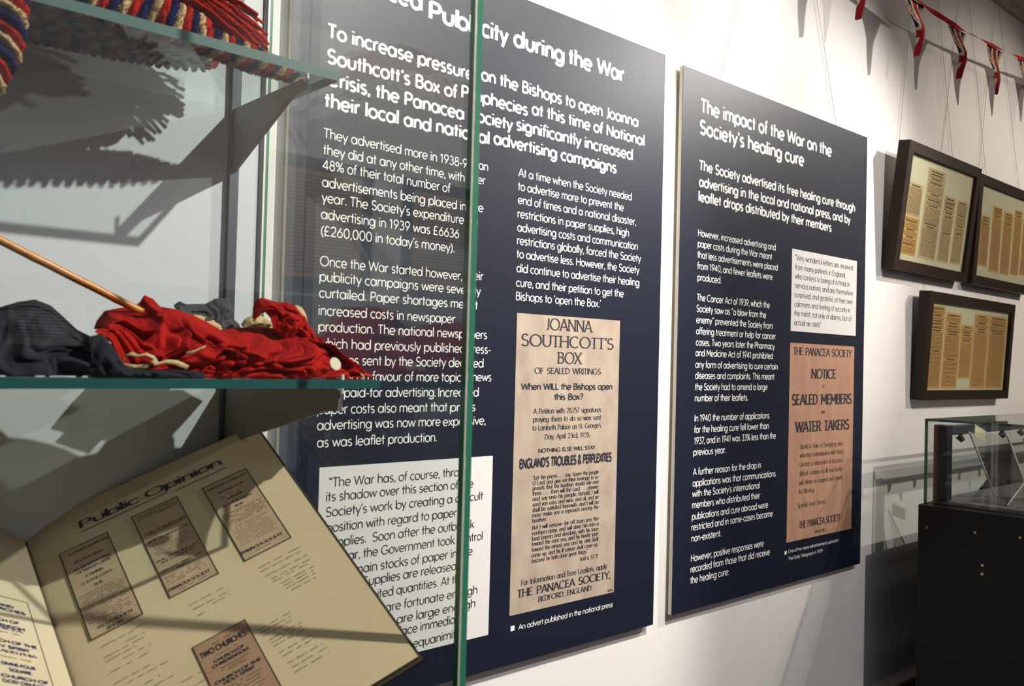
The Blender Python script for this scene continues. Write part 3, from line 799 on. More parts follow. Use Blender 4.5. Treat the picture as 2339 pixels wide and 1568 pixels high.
# ================================================================ BUNTING
def flag_colour(u, v):
    """union flag cut to a pennant: u across 0..1, v down 0..1"""
    navy, cream, red = (.012, .016, .045), (.62, .50, .34), (.24, .010, .018)
    x, y = u-.5, (v-.62)*1.5
    if abs(x) < .12 or abs(y) < .10: return red
    if abs(x) < .20 or abs(y) < .17: return cream
    dgl = abs(abs(x)*1.9-abs(y))
    if dgl < .05: return red
    if dgl < .13: return cream
    return navy
def pennant(xc, zt, y0, w, h, curl, twist, parent):
    nu, nv = 22, 44; V = []; C = []; F = []
    for j in range(nv+1):
        v = j/nv; ww = w*(1-v*.93)
        for i in range(nu+1):
            u = i/nu; s = (u-.5)*ww
            k_ = 1-twist*min(1, v*2.1)*(1-.35*v); s *= k_
            px = xc+s*.92+.004*math.sin(4*v+curl*5); py = y0-.028*math.sin(math.pi*u)*twist*min(1, v*2)+.006*math.sin(6*v+curl)
            zz = zt-h*v+.006*(u-.5)*(1-v)
            V.append((px, py, zz)); C.append(flag_colour(.5+(u-.5)*(1-v*.93), v))
    for j in range(nv):
        for i in range(nu): a = j*(nu+1)+i; F.append((a, a+1, a+nu+2, a+nu+1))
    o = obj('pennant', V, F, M['flagprint'], parent, smooth=True)
    ca = o.data.color_attributes.new('print', 'FLOAT_COLOR', 'POINT')
    for i, c in enumerate(C): ca.data[i].color = (*c, 1)
bt = thing('bunting', (2.0, -.08, 2.55), 'red taped bunting of union flag pennants strung along the wall', 'bunting')
cord = [(1.30, 2.60), (2.22, 2.575), (2.50, 2.556), (2.60, 2.550), (2.80, 2.553), (3.05, 2.567), (3.36, 2.592), (3.72, 2.63), (4.2, 2.70)]
V = []; F = []; N = 160
for k in range(N+1):
    x = lerp(1.30, 4.2, k/N); z = pl([(a, b) for a, b in cord], x)[0]; a = 1.35*math.sin(x*13+1)*math.sin(x*5.1)+.2; hw = .0065
    V += [(x, -.08-hw*math.sin(a), z-hw*math.cos(a)), (x, -.08+hw*math.sin(a), z+hw*math.cos(a))]
    if k: b = 2*k; F.append((b-2, b, b+1, b-1))
obj('tape', V, F, M['red_tape'], bt, smooth=True)
for k, (x, h, cu, tw) in enumerate([(2.175, .172, 1.2, .6), (2.515, .160, 1.1, .62), (2.812, .154, 1.25, .62), (3.11, .154, .6, .30), (3.39, .155, .9, .4), (3.66, .15, .9, .4)]):
    z = pl([(a, b) for a, b in cord], x)[0]; pennant(x, z-.003, -.08, .150, h, cu, tw, bt)

# ================================================================ WALL CASE ON THE LEFT
CX, CF, CB = .6055, -.464, .0135                 # right face, front face, back
case = thing('glass_display_case', (.1, -.2, 0), 'tall glass wall case with two glass shelves at the left', 'display case')
ZB, ZT = 1.02, 2.42
MB().box(-.62, .585, .006, .0165, ZB, ZT).build('back_panel', M['back'], case)
MB().box(.5852, .5885, .004, .0165, ZB, ZT).build('panel_gap_shade', M['dark_ink'], case)  # dark strip painting in the shade of the gap beside the back panel
MB().box(-.62, CX, CF-.002, .0165, 0, ZB, bev=.004).build('base_cabinet', M['black'], case)
MB().box(-.62, CX+.004, CF-.004, .0335, ZT, ZT+.05, bev=.004).build('top_cap', M['acr_edge'], case) if False else None
sheetbox('side_pane', CX-.008, CX, CF+.0, CB+.003, ZB, ZT, M['gl'], M['gl_edge'], case, 'x')
MB().box(CX-.0108, CX-.0082, CF, CF+.004, ZB, ZT).build('joint_seal', M['seal'], case)
MB().box(CX-.011, CX-.0082, CB-.004, CB+.002, ZB, ZT).build('joint_seal', M['clip_white'], case)
sheetbox('front_pane', -.62, CX-.0109, CF, CF+.008, ZB, ZT, M['gl'], M['gl_edge'], case, 'y')
sheetbox('left_pane', -.628, -.620, CF, CB+.003, ZB, ZT, M['gl'], M['gl_edge'], case, 'x')
sheetbox('top_pane', -.628, CX, CF, CB+.003, ZT, ZT+.008, M['gl'], M['gl_edge'], case, 'z')
for x in (.538, -.45):
    mb = MB().box(x, x+.013, -.004, .006, ZB, ZT); u = mb.build('upright', M['upright'], case)
def bracket(x, z, yf, hb, hf, parent):
    t = .003; V = []; prof = [(-.0042, z), (yf+.004, z), (yf, z-.003), (yf, z-hf), (yf+.03, z-hf-.002), (-.0042, z-hb)]
    for xx in (x-t, x+t): V += [(xx, a, b) for a, b in prof]
    n = len(prof); F = [tuple(range(n)), tuple(range(2*n-1, n-1, -1))]+[(i, i+n, (i+1) % n+n, (i+1) % n) for i in range(n)]
    b = obj('bracket', V, F, M['bracket'], parent)
    MB().tube([(x, yf-.003, z-.006), (x, yf-.003, z+.016)], .0022, 10).build('end_clip', M['clip_white'], b)
for z, yf, hb, hf in ((1.8445, -.198, .088, .012), (1.4650, -.300, .088, .026)):
    for x in (.5445, -.4435): bracket(x, z-.0005, yf, hb, hf, case)
def shelf(x0, x1, y0, y1, z0, z1, edge):
    o = sheetbox('glass_shelf', x0, x1, y0, y1, z0, z1, M['gl_shelf'], M[edge], case, 'z'); o.data.polygons[4].material_index = 0; return o
shelf(-.52, .580, -.217, -.005, 1.8450, 1.8565, 'gl_edge_pale')
shelf(-.52, .580, -.327, -.005, 1.4655, 1.4750, 'gl_edge_unlit')

# ---------------------------------------------------------------- bell rope on the upper shelf
def catmull(P, per=12):
    P = [Vector(p) for p in P]; Q = [P[0]*2-P[1]]+P+[P[-1]*2-P[-2]]; out = []
    for i in range(1, len(Q)-2):
        for k in range(per):
            t = k/per; a, b, c, d = Q[i-1], Q[i], Q[i+1], Q[i+2]
            out.append(.5*((2*b)+(c-a)*t+(2*a-5*b+4*c-d)*t*t+(3*b-a-3*c+d)*t**3))
    out.append(P[-1]); return out
def resample(P, step):
    out = [P[0]]; acc = 0
    for a, b in zip(P, P[1:]):
        d = (b-a).length
        while acc+d >= step and d > 1e-9:
            t = (step-acc)/d; a = a.lerp(b, t); out.append(a); d = (b-a).length; acc = 0
        acc += d
    return out
rope = thing('bell_rope', (.2, -.1, 1.857), 'thick woollen bell rope twisted in red, cream and blue on the upper glass shelf', 'rope')
RP = [(.140, -.268, 1.680), (.178, -.276, 1.735), (.196, -.276, 1.785), (.196, -.266, 1.835), (.180, -.245, 1.878), (.130, -.200, 1.905)]
for k in range(0, 17):                       # upper loop, then the flat oval coil winding outwards
    a = math.radians(-90+k*45); q = k/16; RP.append((.09+lerp(.37, .30, q)*math.cos(a), -.098+lerp(.068, .036, q)*math.sin(a), 1.900+.003*math.sin(k)))
for k in range(0, 25):
    a = math.radians(-90+k*45); q = k/24; RP.append((.09+lerp(.30, .39, q)*math.cos(a), -.100+lerp(.012, .077, q)*math.sin(a), 1.873))
RP += [(.12, -.1835, 1.8715), (.20, -.184, 1.8710), (.29, -.183, 1.8708), (.36, -.178, 1.8706), (.43, -.163, 1.870), (.50, -.148, 1.868), (.545, -.139, 1.865), (.574, -.132, 1.8605)]
path = resample(catmull(RP, 14), .0017)
NP = len(path)
def strands(path, R, pitch, mats, parent, taper=40, seg=12):
    n = len(path); nrm = None; fr = []
    for k in range(n):
        t = (path[min(k+1, n-1)]-path[max(k-1, 0)]).normalized()
        nrm = t.cross(Vector((0, 0, 1))).normalized() if nrm is None else (nrm-t*nrm.dot(t)).normalized()
        fr.append((t, nrm, t.cross(nrm)))
    for s, m in enumerate(mats):
        V = []; F = []
        for k in range(n):
            t, a, b = fr[k]; ph = -2*math.pi*(k*.0017/pitch+s/3)
            tp = min(1., (n-1-k)/taper*.65+.35) if k > n-taper else 1.
            lump = 1+.10*noise.noise(Vector((k*.06, s*7, 1)))
            c = path[k]+(a*math.cos(ph)+b*math.sin(ph))*R*.56*tp
            for i in range(seg):
                an = 2*math.pi*i/seg; dirv = a*math.cos(an)+b*math.sin(an)
                rr = R*.60*tp*lump*(1+.24*noise.noise(Vector((k*.45, i*1.7, s*9)))+.22*noise.noise(Vector((k*1.3, i*3.1, s*5))))
                if k in (0, n-1): rr *= .3
                V.append(c+dirv*rr)
        for k in range(n-1):
            for i in range(seg): F.append((k*seg+i, k*seg+(i+1) % seg, (k+1)*seg+(i+1) % seg, (k+1)*seg+i))
        F.append(tuple(range(seg-1, -1, -1))); F.append(tuple((n-1)*seg+i for i in range(seg)))
        st = obj('strand', V, F, M[m], parent, smooth=True); st['label'] = {'wool_red': 'red', 'wool_cream': 'cream', 'wool_blue': 'blue'}[m]+' woollen strand of the rope'
        # tufts of pile standing off the strand
        mb = MB()
        for k in range(0, n-2, 1):
            t, a, b = fr[k]; ph = -2*math.pi*(k*.0017/pitch+s/3); tp = min(1., (n-1-k)/taper*.65+.35) if k > n-taper else 1.
            c = path[k]+(a*math.cos(ph)+b*math.sin(ph))*R*.56*tp
            for q in range(4 if k < n-560 else 9):
                an = ph+random.gauss(0, 1.1); o_ = a*math.cos(an)+b*math.sin(an); base = c+o_*R*.54*tp+t*random.uniform(-.001, .001)
                tip = base+o_*random.uniform(.0012, .0036)+t*random.uniform(-.0016, .0016); sd = t.cross(o_)*random.uniform(.0007, .0013); tt = t*random.uniform(.0006, .0011)
                B_ = len(mb.V); mb.V += [tuple(base-sd), tuple(base+sd), tuple(base+tt*1.6), tuple(tip)]; mb.F += [(B_, B_+1, B_+3), (B_+1, B_+2, B_+3), (B_+2, B_, B_+3)]; mb.I += [0, 0, 0]
        o = mb.build('wool_pile', M[m], st); o['kind'] = 'stuff'
strands(path, .0150, .031, ['wool_red', 'wool_cream', 'wool_blue'], rope)
# red yarn tassel fanning over the rope, bound with a gold cord
def tassel():
    st = obj('tassel_knot', *(lambda mb: (mb.V, mb.F))(MB().tube([(.385, -.098, 1.945), (.40, -.10, 1.946), (.425, -.103, 1.944)], [.012, .016, .012], 14)), M['wool_red'], rope, smooth=True)
    mb = MB()
    for k in range(95):
        a = random.uniform(-1, 1); b = random.uniform(-1, 1); e = random.uniform(.75, 1.)
        p0 = Vector((.415, -.102+.010*a, 1.944+.010*b)); p3 = Vector((.415+.128*e*(1-.1*abs(a)), -.100+.030*a, 1.918+.026*b-.010*e))
        p1 = p0.lerp(p3, .35)+Vector((0, 0, .010)); p2 = p0.lerp(p3, .7)+Vector((0, 0, .006))
        c = catmull([p0, p1, p2, p3], 4)
        c = [q+Vector((0, noise.noise(q*90+Vector((k, 0, 0)))*.0035, noise.noise(q*90+Vector((0, k, 0)))*.0035)) for q in c]
        mb.tube(c, .0019, 6)
    o = mb.build('tassel_yarn', M['wool_red'], rope, smooth=True); o['kind'] = 'stuff'
    g = MB()
    for k in range(7): g.tube(catmull([(.375+.005*k, -.118, 1.930), (.38+.005*k, -.124, 1.942), (.39+.005*k, -.116, 1.957), (.395+.005*k, -.098, 1.963)], 4), .0012, 6)
    o = g.build('gold_binding', M['cloth_cream'], rope, smooth=True); o['kind'] = 'stuff'
tassel()

# ---------------------------------------------------------------- charred flag on its stick on the lower shelf
flag = thing('torn_flag', (.4, -.2, 1.475), 'torn and crumpled red flag with charred grey pieces on the lower glass shelf', 'flag')
SZ = 1.4752
def px_at(px, py, y):                       # the point at depth y seen at this spot of the picture
    d = fw+rt*((px-1169.5)/FPX)-up*((py-784)/FPX); t = (y+CAMD)/d.y; return Vector((0, -CAMD, CAMH))+d*t
def cloth(name, m, top, bottom, yt, yb, cols=150, rows=56, amp=.012, seed=0, fs=1., label=None, floor=True):
    """crumpled sheet; top and bottom outlines set its shape, it slopes from yb at the hem back to yt at the crest"""
    xs0, xs1 = max(top[0][0], bottom[0][0]), min(top[-1][0], bottom[-1][0]); V = []; F = []
    for i in range(cols+1):
        x = lerp(xs0, xs1, i/cols)
        T = px_at(x, pl(top, x)[0], yt); B_ = px_at(x, pl(bottom, x)[0], yb)
        for j in range(rows+1):
            v = j/rows; p = B_.lerp(T, v); env = math.sin(math.pi*min(1, max(0, v)))**.6*(.35+.65*min(1, 6*min(i/cols, 1-i/cols)+.1))
            q = Vector((i/cols*3.2*fs+seed*3.1, v*1.3*fs, seed))
            w = Vector((noise.noise(q*1.3), noise.noise(q*1.3+Vector((5, 5, 5))), 0)); q2 = q*1.35+w*1.1
            rg = 1-abs(noise.noise(q2))*2.6; rg2 = 1-abs(noise.noise(q2*2.3+Vector((9, 1, 4))))*2.6
            f = amp*(1.1*rg+1.9*abs(noise.noise(q2*1.45+Vector((2, 8, 1))))+.9*abs(noise.noise(q2*3.1+Vector((1, 4, 7))))+.3*rg2-.3)
            bulge = amp*1.6*math.sin(math.pi*v)
            p = p+Vector((amp*.5*noise.noise(q2+Vector((3, 7, 2)))*env, -(f+bulge)*env, amp*.35*noise.noise(q2*1.5+Vector((7, 3, 8)))*env))
            if floor and p.z < SZ+.0006: p.z = SZ+.0006
            V.append(p)
    for i in range(cols):
        for j in range(rows): a = i*(rows+1)+j; F.append((a, a+rows+1, a+rows+2, a+1))
    o = obj(name, V, F, M[m], flag, smooth=True)
    md = o.modifiers.new('cloth_thickness', 'SOLIDIFY'); md.thickness = .0009; md.offset = 1
    if label: o['label'] = label
    return o
cloth('charred_cloth', 'cloth_char', [(-230, 760), (-120, 700), (0, 704), (40, 692), (80, 686), (115, 700), (140, 722), (175, 755), (215, 775), (262, 790), (330, 812)], [(-230, 868), (330, 868)], -.11, -.27, cols=190, amp=.012, seed=2.3, label='dark charred navy cloth')
cloth('grey_cloth', 'cloth_grey', [(398, 698), (410, 690), (425, 697), (470, 696), (492, 684), (516, 681), (524, 690), (523, 720), (545, 742)], [(398, 730), (440, 745), (545, 775)], -.07, -.12, cols=60, rows=30, amp=.006, seed=5.1, label='scorched grey cloth scrap', floor=False)
cloth('cream_cloth', 'cloth_cream', [(440, 716), (455, 715), (480, 722), (505, 738)], [(440, 730), (470, 745), (505, 760)], -.085, -.135, cols=30, rows=16, amp=.003, seed=1.1, label='cream cloth scrap', floor=False)
cloth('cream_cloth', 'cloth_cream', [(552, 742), (560, 730), (578, 722), (600, 724), (620, 738), (640, 750)], [(552, 765), (640, 765)], -.09, -.14, cols=40, rows=20, amp=.005, seed=7.7, label='brown-stained cream cloth fold', floor=False)
cloth('red_cloth', 'cloth_red', [(216, 752), (222, 735), (240, 712), (270, 706), (308, 702), (322, 690), (330, 676), (348, 684), (364, 702), (400, 708), (440, 722), (470, 736), (500, 756), (545, 750), (580, 750), (625, 752), (660, 752), (700, 756), (722, 774), (760, 806), (800, 836), (829, 856)],
      [(216, 758), (255, 782), (290, 858), (360, 862), (829, 864)], -.14, -.262, cols=300, rows=80, amp=.0185, seed=.4, fs=1.6, label='crumpled red cloth')
cloth('red_fold', 'cloth_red', [(578, 728), (580, 696), (590, 684), (600, 682), (630, 692), (656, 692), (672, 700), (690, 722), (706, 750), (722, 776)],
      [(578, 734), (592, 716), (606, 712), (618, 728), (624, 750), (650, 775), (700, 800), (722, 800)], -.15, -.19, cols=90, rows=40, amp=.0075, seed=4.4, fs=1.3, label='raised red fold of the flag', floor=False)
def strip(name, m, pts, w, label=None):
    V = []; F = []
    for k, (x, y, d) in enumerate(pts):
        p = px_at(x, y, d); s = w*(.7+.5*noise.noise(p*70)); V += [p+Vector((-s*.5, .0, -s)), p+Vector((s*.5, .001, s*.4))]
        if k: b = 2*k; F.append((b-2, b, b+1, b-1))
    o = obj(name, V, F, M[m], flag, smooth=True); md = o.modifiers.new('t', 'SOLIDIFY'); md.thickness = .0012
    if label: o['label'] = label
strip('cream_hem', 'cloth_cream', [(672, 702, -.156), (684, 708, -.157), (694, 726, -.158), (703, 748, -.160), (718, 770, -.162), (740, 789, -.166), (765, 810, -.176), (790, 829, -.195), (812, 845, -.222), (830, 859, -.262)], .0026, 'cream edge tape')
strip('cream_tape', 'cloth_cream', [(672, 700, -.150), (686, 706, -.150), (695, 722, -.151), (700, 742, -.153), (708, 760, -.156), (716, 770, -.158)], .0075, 'broad cream tape')
strip('torn_cream_hem', 'cloth_cream', [(276, 836, -.281), (286, 812, -.279), (300, 806, -.280), (316, 812, -.283), (334, 808, -.284), (352, 816, -.284), (362, 830, -.285)], .0028, 'torn cream hem')
strip('torn_cream_hem', 'cloth_cream', [(280, 832, -.282), (310, 836, -.284), (340, 834, -.285), (350, 820, -.286), (356, 832, -.286), (380, 824, -.285), (402, 826, -.284), (430, 838, -.283)], .0042, 'torn cream hem')
strip('torn_cream_hem', 'cloth_cream', [(425, 806, -.281), (445, 801, -.281), (460, 794, -.281), (470, 790, -.281)], .0036, 'torn cream hem')
cloth('charred_cloth', 'cloth_char', [(200, 772), (232, 764), (252, 790), (275, 830), (330, 846), (400, 846), (460, 852)], [(200, 868), (460, 868)], -.275, -.292, cols=80, rows=30, amp=.007, seed=6.6, label='dark charred navy cloth')
dc = px_at(765, 832, -.286); nrm = Vector((.15, -.95, .35)).normalized()
MB().tube([dc, dc+nrm*.0012], .0078, 24).build('round_label', M['mount'], flag)['label'] = 'round cream label'
A, B_ = px_at(-140, 478, -.165), px_at(330, 716, -.165)
mb = MB(); n = 40; pts = [A.lerp(B_, k/n)+Vector((0, 0, .0001*math.sin(k*.7))) for k in range(n+1)]
mb.tube(pts, [.0044+(.0003 if k % 17 == 0 else 0) for k in range(n+1)], 14).build('flag_stick', M['bamboo'], flag, smooth=True)['label'] = 'varnished cane stick'

# ---------------------------------------------------------------- scrapbook on its cradle
BO, BU, BV = Vector(BOOK_O), Vector(BOOK_U).normalized(), Vector(BOOK_V); BV = (BV-BU*BV.dot(BU)).normalized(); BN = BU.cross(BV)
def KP(u, v, n=0): return BO+BU*u+BV*v+BN*n
LO, LW = Vector(LEFT_O), -Vector(LEFT_W).normalized(); LV = (BV-LW*BV.dot(LW)).normalized(); LN = LW.cross(LV)
def LP(u, v, n=0): return LO+LW*u+LV*v+LN*n
book = thing('open_scrapbook', tuple(KP(-.15, 0, -.02)), 'open scrapbook with pasted newspaper adverts on yellowed pages below the lower glass shelf', 'book')
def curve(u):                              # the page dips into the gutter
    g = u+.3035; return -.0045*math.exp(-g/.018)
def grid(fn, nu, nv):
    V = [fn(i/nu, j/nv) for j in range(nv+1) for i in range(nu+1)]
    return V, [(j*(nu+1)+i, j*(nu+1)+i+1, (j+1)*(nu+1)+i+1, (j+1)*(nu+1)+i) for j in range(nv) for i in range(nu)]
def page_block(P, u0, u1, v0, v1, th, name, m, edge, par):
    V, F = grid(lambda a, b: P(lerp(u0, u1, a), lerp(v0, v1, b), curve(lerp(u0, u1, a)) if P is KP else 0), 40, 6)
    o = obj(name, V, F, M[m], par, smooth=True)
    mb = MB(); c = [(u0, v0), (u1, v0), (u1, v1), (u0, v1)]
    mb.add([P(a, b, -.0004-(.005 if a == u0 and P is KP else 0)) for a, b in c]+[P(a, b, -th) for a, b in c], [(0, 1, 5, 4), (1, 2, 6, 5), (2, 3, 7, 6), (3, 0, 4, 7), (3, 2, 1, 0), (4, 5, 6, 7)])
    mb.build('page_block', M[edge], par); return o
pgr = page_block(KP, -.3035, 0, 0, .4465, .004, 'right_page', 'page', 'page_edge', book)
pgl = page_block(LP, -.30, 0, -.2958, .150, .004, 'left_page', 'page_left', 'page_edge', book)
for P, u0, u1, v0, v1 in ((KP, -.305, .004, -.004, .4465), (LP, -.304, .0, -.300, .150)):
    c = [(u0, v0), (u1, v0), (u1, v1), (u0, v1)]
    MB().add([P(a, b, -.0045) for a, b in c]+[P(a, b, -.0072) for a, b in c], [(0, 1, 2, 3), (7, 6, 5, 4), (4, 5, 1, 0), (5, 6, 2, 1), (6, 7, 3, 2), (7, 4, 0, 3)]).build('cover_board', M['cover'], book)
def ktext(name, tb, em, ink, par, w=.09, style='serif', P=KP, lift=.0009):
    V, F = text_mesh(tb, em, w, style); obj(name, [P(a, b, c+lift+(curve(a) if P is KP else 0)) for a, b, c in V], F, M[ink], par)['kind'] = 'stuff'
ktext('title_lettering', K_TITLE, .0185, 'dark_ink', pgr, .12, 'pen', lift=.0003)
for t, u0, v, u1 in K_UNDER: ktext('title_underline', [(t, u0, v, u1)], .014, 'dark_ink', pgr, .09, 'sans', lift=.0003)
def clipping(R, m, P, par, label=None, bw=.0013):
    u0, v0, u1, v1 = R; c = [(u0, v0), (u1, v0), (u1, v1), (u0, v1)]
    o = MB().add([P(a, b, .0008) for a, b in c]+[P(a, b, .0001) for a, b in c], [(0, 1, 2, 3), (4, 5, 1, 0), (5, 6, 2, 1), (6, 7, 3, 2), (7, 4, 0, 3)]).build('pasted_cutting', M[m], par)
    mb = MB()
    for a, b, cc, d in ((u0, v0, u1, v0+bw), (u0, v1-bw, u1, v1), (u0, v0, u0+bw, v1), (u1-bw, v0, u1, v1)): mb.add([P(a, b, .0011), P(cc, b, .0011), P(cc, d, .0011), P(a, d, .0011)], [(0, 1, 2, 3)])
    mb.build('printed_border', M['dark_ink'], par)
    if label: o['label'] = label
    return o
def fineprint(P, par, u0, u1, v1, v0, step, h=.0009, ink='brown_ink', dens=.8):
    mb = MB(); v = v1
    while v > v0:
        x = u0+random.uniform(0, .002); e = u1-random.uniform(0, .004)
        while x < e:
            l = random.uniform(.0012, .0045); x2 = min(e, x+l)
            if random.random() < dens: mb.add([P(x, v-h, .0011), P(x2, v-h, .0011), P(x2, v, .0011), P(x, v, .0011)], [(0, 1, 2, 3)])
            x = x2+.0009
        v -= step
    if mb.V: o = mb.build('fine_print', M[ink], par); o['kind'] = 'stuff'
clipping(R_C1, 'clip', KP, pgr, 'left-hand pasted advert')
ktext('cutting_lettering', K_C1, .0050, 'dark_ink', pgr, .13); ktext('cutting_lettering', K_C1B, .0062, 'dark_ink', pgr, .13)
fineprint(KP, pgr, -.271, -.221, .295, .249, .0034); fineprint(KP, pgr, -.262, -.231, .2465, .2455, .0034)
clipping(R_C2, 'clip', KP, pgr, 'middle pasted advert')
ktext('cutting_lettering', K_C2, .0034, 'dark_ink', pgr, .13); ktext('cutting_lettering', K_C2B, .0062, 'dark_ink', pgr, .13)
fineprint(KP, pgr, -.184, -.133, .376, .366, .0034, .0014); fineprint(KP, pgr, -.181, -.135, .3165, .300, .0036); fineprint(KP, pgr, -.183, -.133, .262, .248, .0036, dens=.6); fineprint(KP, pgr, -.175, -.142, .2365, .2360, .003)
clipping(R_C3, 'clip', KP, pgr, 'right-hand pasted advert')
ktext('cutting_lettering', K_C3, .0048, 'dark_ink', pgr, .13); ktext('cutting_lettering', K_C3B, .0062, 'dark_ink', pgr, .13)
fineprint(KP, pgr, -.088, -.052, .3455, .3405, .0034, dens=.6); fineprint(KP, pgr, -.096, -.044, .3125, .292, .0032); fineprint(KP, pgr, -.095, -.046, .286, .2500, .0040, .0006, dens=.7); fineprint(KP, pgr, -.085, -.057, .2365, .2360, .003)
clipping((-.1880, .0200, -.1287, .1530), 'clip_pink', KP, pgr, 'pinkish pasted advert headed TWO CHURCHES', .0011)
ktext('cutting_lettering', K_C4, .0100, 'dark_ink', pgr, .14, 'sans'); ktext('cutting_lettering', K_C4B, .0050, 'dark_ink', pgr, .15, 'sans')
fineprint(KP, pgr, -.170, -.147, .1445, .1440, .003, .0012); fineprint(KP, pgr, -.172, -.145, .1285, .1280, .003); fineprint(KP, pgr, -.172, -.142, .1105, .1040, .003); fineprint(KP, pgr, -.180, -.137, .0855, .030, .0045)
def handwriting(rows, ink):
    for (u0, v, u1, amp) in rows:
        vs, fs, ct = [], [], []; x = u0
        while x < u1:
            l = random.uniform(.006, .016); e = min(u1, x+l); n = max(5, int((e-x)/.0005)); ph = random.uniform(0, 6)
            pts = [(x+(e-x)*k/n+.0005*math.sin(k*1.5+ph), v+amp*(math.sin(k*1.55+ph)*.5+.6*noise.noise(Vector((k*.4+ph, v*900, 0))))) for k in range(n+1)]
            ribbon((vs, fs, ct), pts, .00042); x = e+random.uniform(.002, .006)
        if vs: obj('handwriting', [KP(a, b, .0004+c) for a, b, c in vs], fs, M[ink], pgr)['kind'] = 'stuff'
handwriting([(-.2674, .2135, -.232, .0014), (-.230, .2155, -.218, .001), (-.2674, .198, -.225, .0014), (-.2674, .192, -.235, .0014), (-.243, .204, -.222, .001), (-.2674, .176, -.228, .0014), (-.252, .185, -.222, .001),
 (-.2674, .160, -.230, .0014), (-.256, .153, -.214, .0012), (-.2674, .141, -.226, .0014), (-.252, .133, -.212, .001), (-.2674, .124, -.222, .0014), (-.256, .115, -.226, .0012), (-.262, .104, -.226, .0012)], 'brown_ink')
handwriting([(-.173, .2085, -.133, .0013), (-.171, .200, -.129, .0013), (-.150, .195, -.131, .001), (-.170, .189, -.160, .0013)], 'brown_ink')
handwriting([(-.0905, .2100, -.036, .0012), (-.0905, .2035, -.040, .0012), (-.088, .194, -.036, .0013), (-.084, .186, -.036, .0013), (-.084, .1815, -.042, .0012), (-.078, .174, -.036, .0012), (-.077, .169, -.040, .0013), (-.076, .164, -.040, .0013), (-.072, .158, -.042, .0012)], 'dark_ink')
handwriting([(-.1223, .1314, -.085, .0011), (-.122, .126, -.086, .0013), (-.121, .121, -.084, .0013), (-.118, .112, -.080, .0013), (-.118, .107, -.082, .0012), (-.117, .102, -.079, .0012), (-.116, .091, -.078, .0013), (-.114, .085, -.076, .0013), (-.114, .074, -.074, .0013), (-.112, .067, -.072, .0013), (-.112, .060, -.073, .0013)], 'blue_ink')
handwriting([(-.2103, .1195, -.1890, .001), (-.212, .108, -.1900, .001), (-.213, .095, -.190, .001)], 'blue_ink')
ktext('page_number', [('14', -.0125, .4405, -.0085)], .006, 'dark_ink', pgr, .12, 'sans', lift=.0003)
# left page poster
c = clipping((-.125, -.285, -.0245, .0068), 'page_left', LP, pgl, 'large pasted poster in blue type', .0009)
ktext('poster_lettering', K_L, .0056, 'blue_ink', pgl, .17, 'sans', LP); ktext('poster_lettering', K_LS, .0048, 'blue_ink', pgl, .14, 'serif', LP)
fineprint(LP, pgl, -.087, -.045, -.051, -.0515, .003, .0012); fineprint(LP, pgl, -.084, -.040, -.088, -.0885, .003, .0012)
# cradle: two acrylic plates under the boards on a foot
crd = thing('book_cradle', (.36, -.2, 1.02), 'grey cradle holding the open scrapbook inside the case', 'book stand')
for P, u0, u1, v0, v1 in ((KP, -.30, -.03, .03, .40), (LP, -.26, -.005, -.26, .12)):
    c = [(u0, v0), (u1, v0), (u1, v1), (u0, v1)]
    MB().add([P(a, b, -.0074) for a, b in c]+[P(a, b, -.0115) for a, b in c], [(0, 1, 2, 3), (7, 6, 5, 4), (4, 5, 1, 0), (5, 6, 2, 1), (6, 7, 3, 2), (7, 4, 0, 3)]).build('support_plate', M['deck'], crd)
for P, u, v in ((KP, -.27, .34), (KP, -.06, .34), (KP, -.15, .12), (LP, -.2, .08)):
    p = P(u, v, -.0116); MB().tube([(p.x, p.y, 1.0202), tuple(p)], .006, 12).build('leg', M['deck'], crd)

# ================================================================ FREE-STANDING CASE BY THE WALL
DX = 2.416; ped = thing('plinth_case', (DX, -.5, 0), 'black plinth case with a low glass top and small lamps, below the framed cuttings', 'display case')
PX, PY0, PY1, PZ = 3.85, -.90, -.150, 1.149
MB().box(DX, PX, PY0, PY1, 0, PZ, bev=.002).build('plinth', M['black'], ped)
for y, z in ((-.174, 1.091), (-.295, 1.096), (-.400, 1.100), (-.3135, 1.0165), (-.3135, .9946)):
    MB().disc((DX-.0015, y, z), .0034, .003, 'x', 16).build('brass_screw', M['brass'], ped)
GX, GY, GT = 2.450, -.150, 1.375
sheetbox('end_pane', GX, GX+.006, -.86, GY, PZ, GT, M['gl'], M['gl_edge'], ped, 'x')
sheetbox('back_pane', GX+.0062, 3.82, GY-.006, GY, PZ, GT-.0062, M['gl'], M['gl_edge'], ped, 'y')
sheetbox('front_pane', GX+.0062, 3.82, -.86, -.854, PZ, GT-.0062, M['gl'], M['gl_edge'], ped, 'y')
sheetbox('end_pane', 3.814, 3.82, -.853, -.157, PZ, GT-.0062, M['gl'], M['gl_edge'], ped, 'x')
sheetbox('top_pane', GX+.0062, 3.82, -.86, GY, GT-.006, GT, M['gl'], M['gl_edge'], ped, 'z')
MB().box(GX+.02, 3.80, -.84, -.165, PZ, PZ+.010, bev=.001).build('display_deck', M['deck'], ped)
MB().box(2.462, 2.500, -.203, -.168, PZ+.0102, 1.360, bev=.002).build('lamp_post', M['char'], ped)
bar = MB().box(2.500, 3.78, -.192, -.168, 1.331, 1.356, bev=.002).build('lamp_bar', M['slate'], ped)
for k in range(8):
    x = 2.600+k*.155; h = MB().tube([(x, -.182, 1.332), (x, -.184, 1.324)], .004, 8); h.tube([(x, -.180, 1.326), (x+.004, -.190, 1.312)], [.010, .007], 12)
    h.build('lamp_head', M['lamp'], bar)
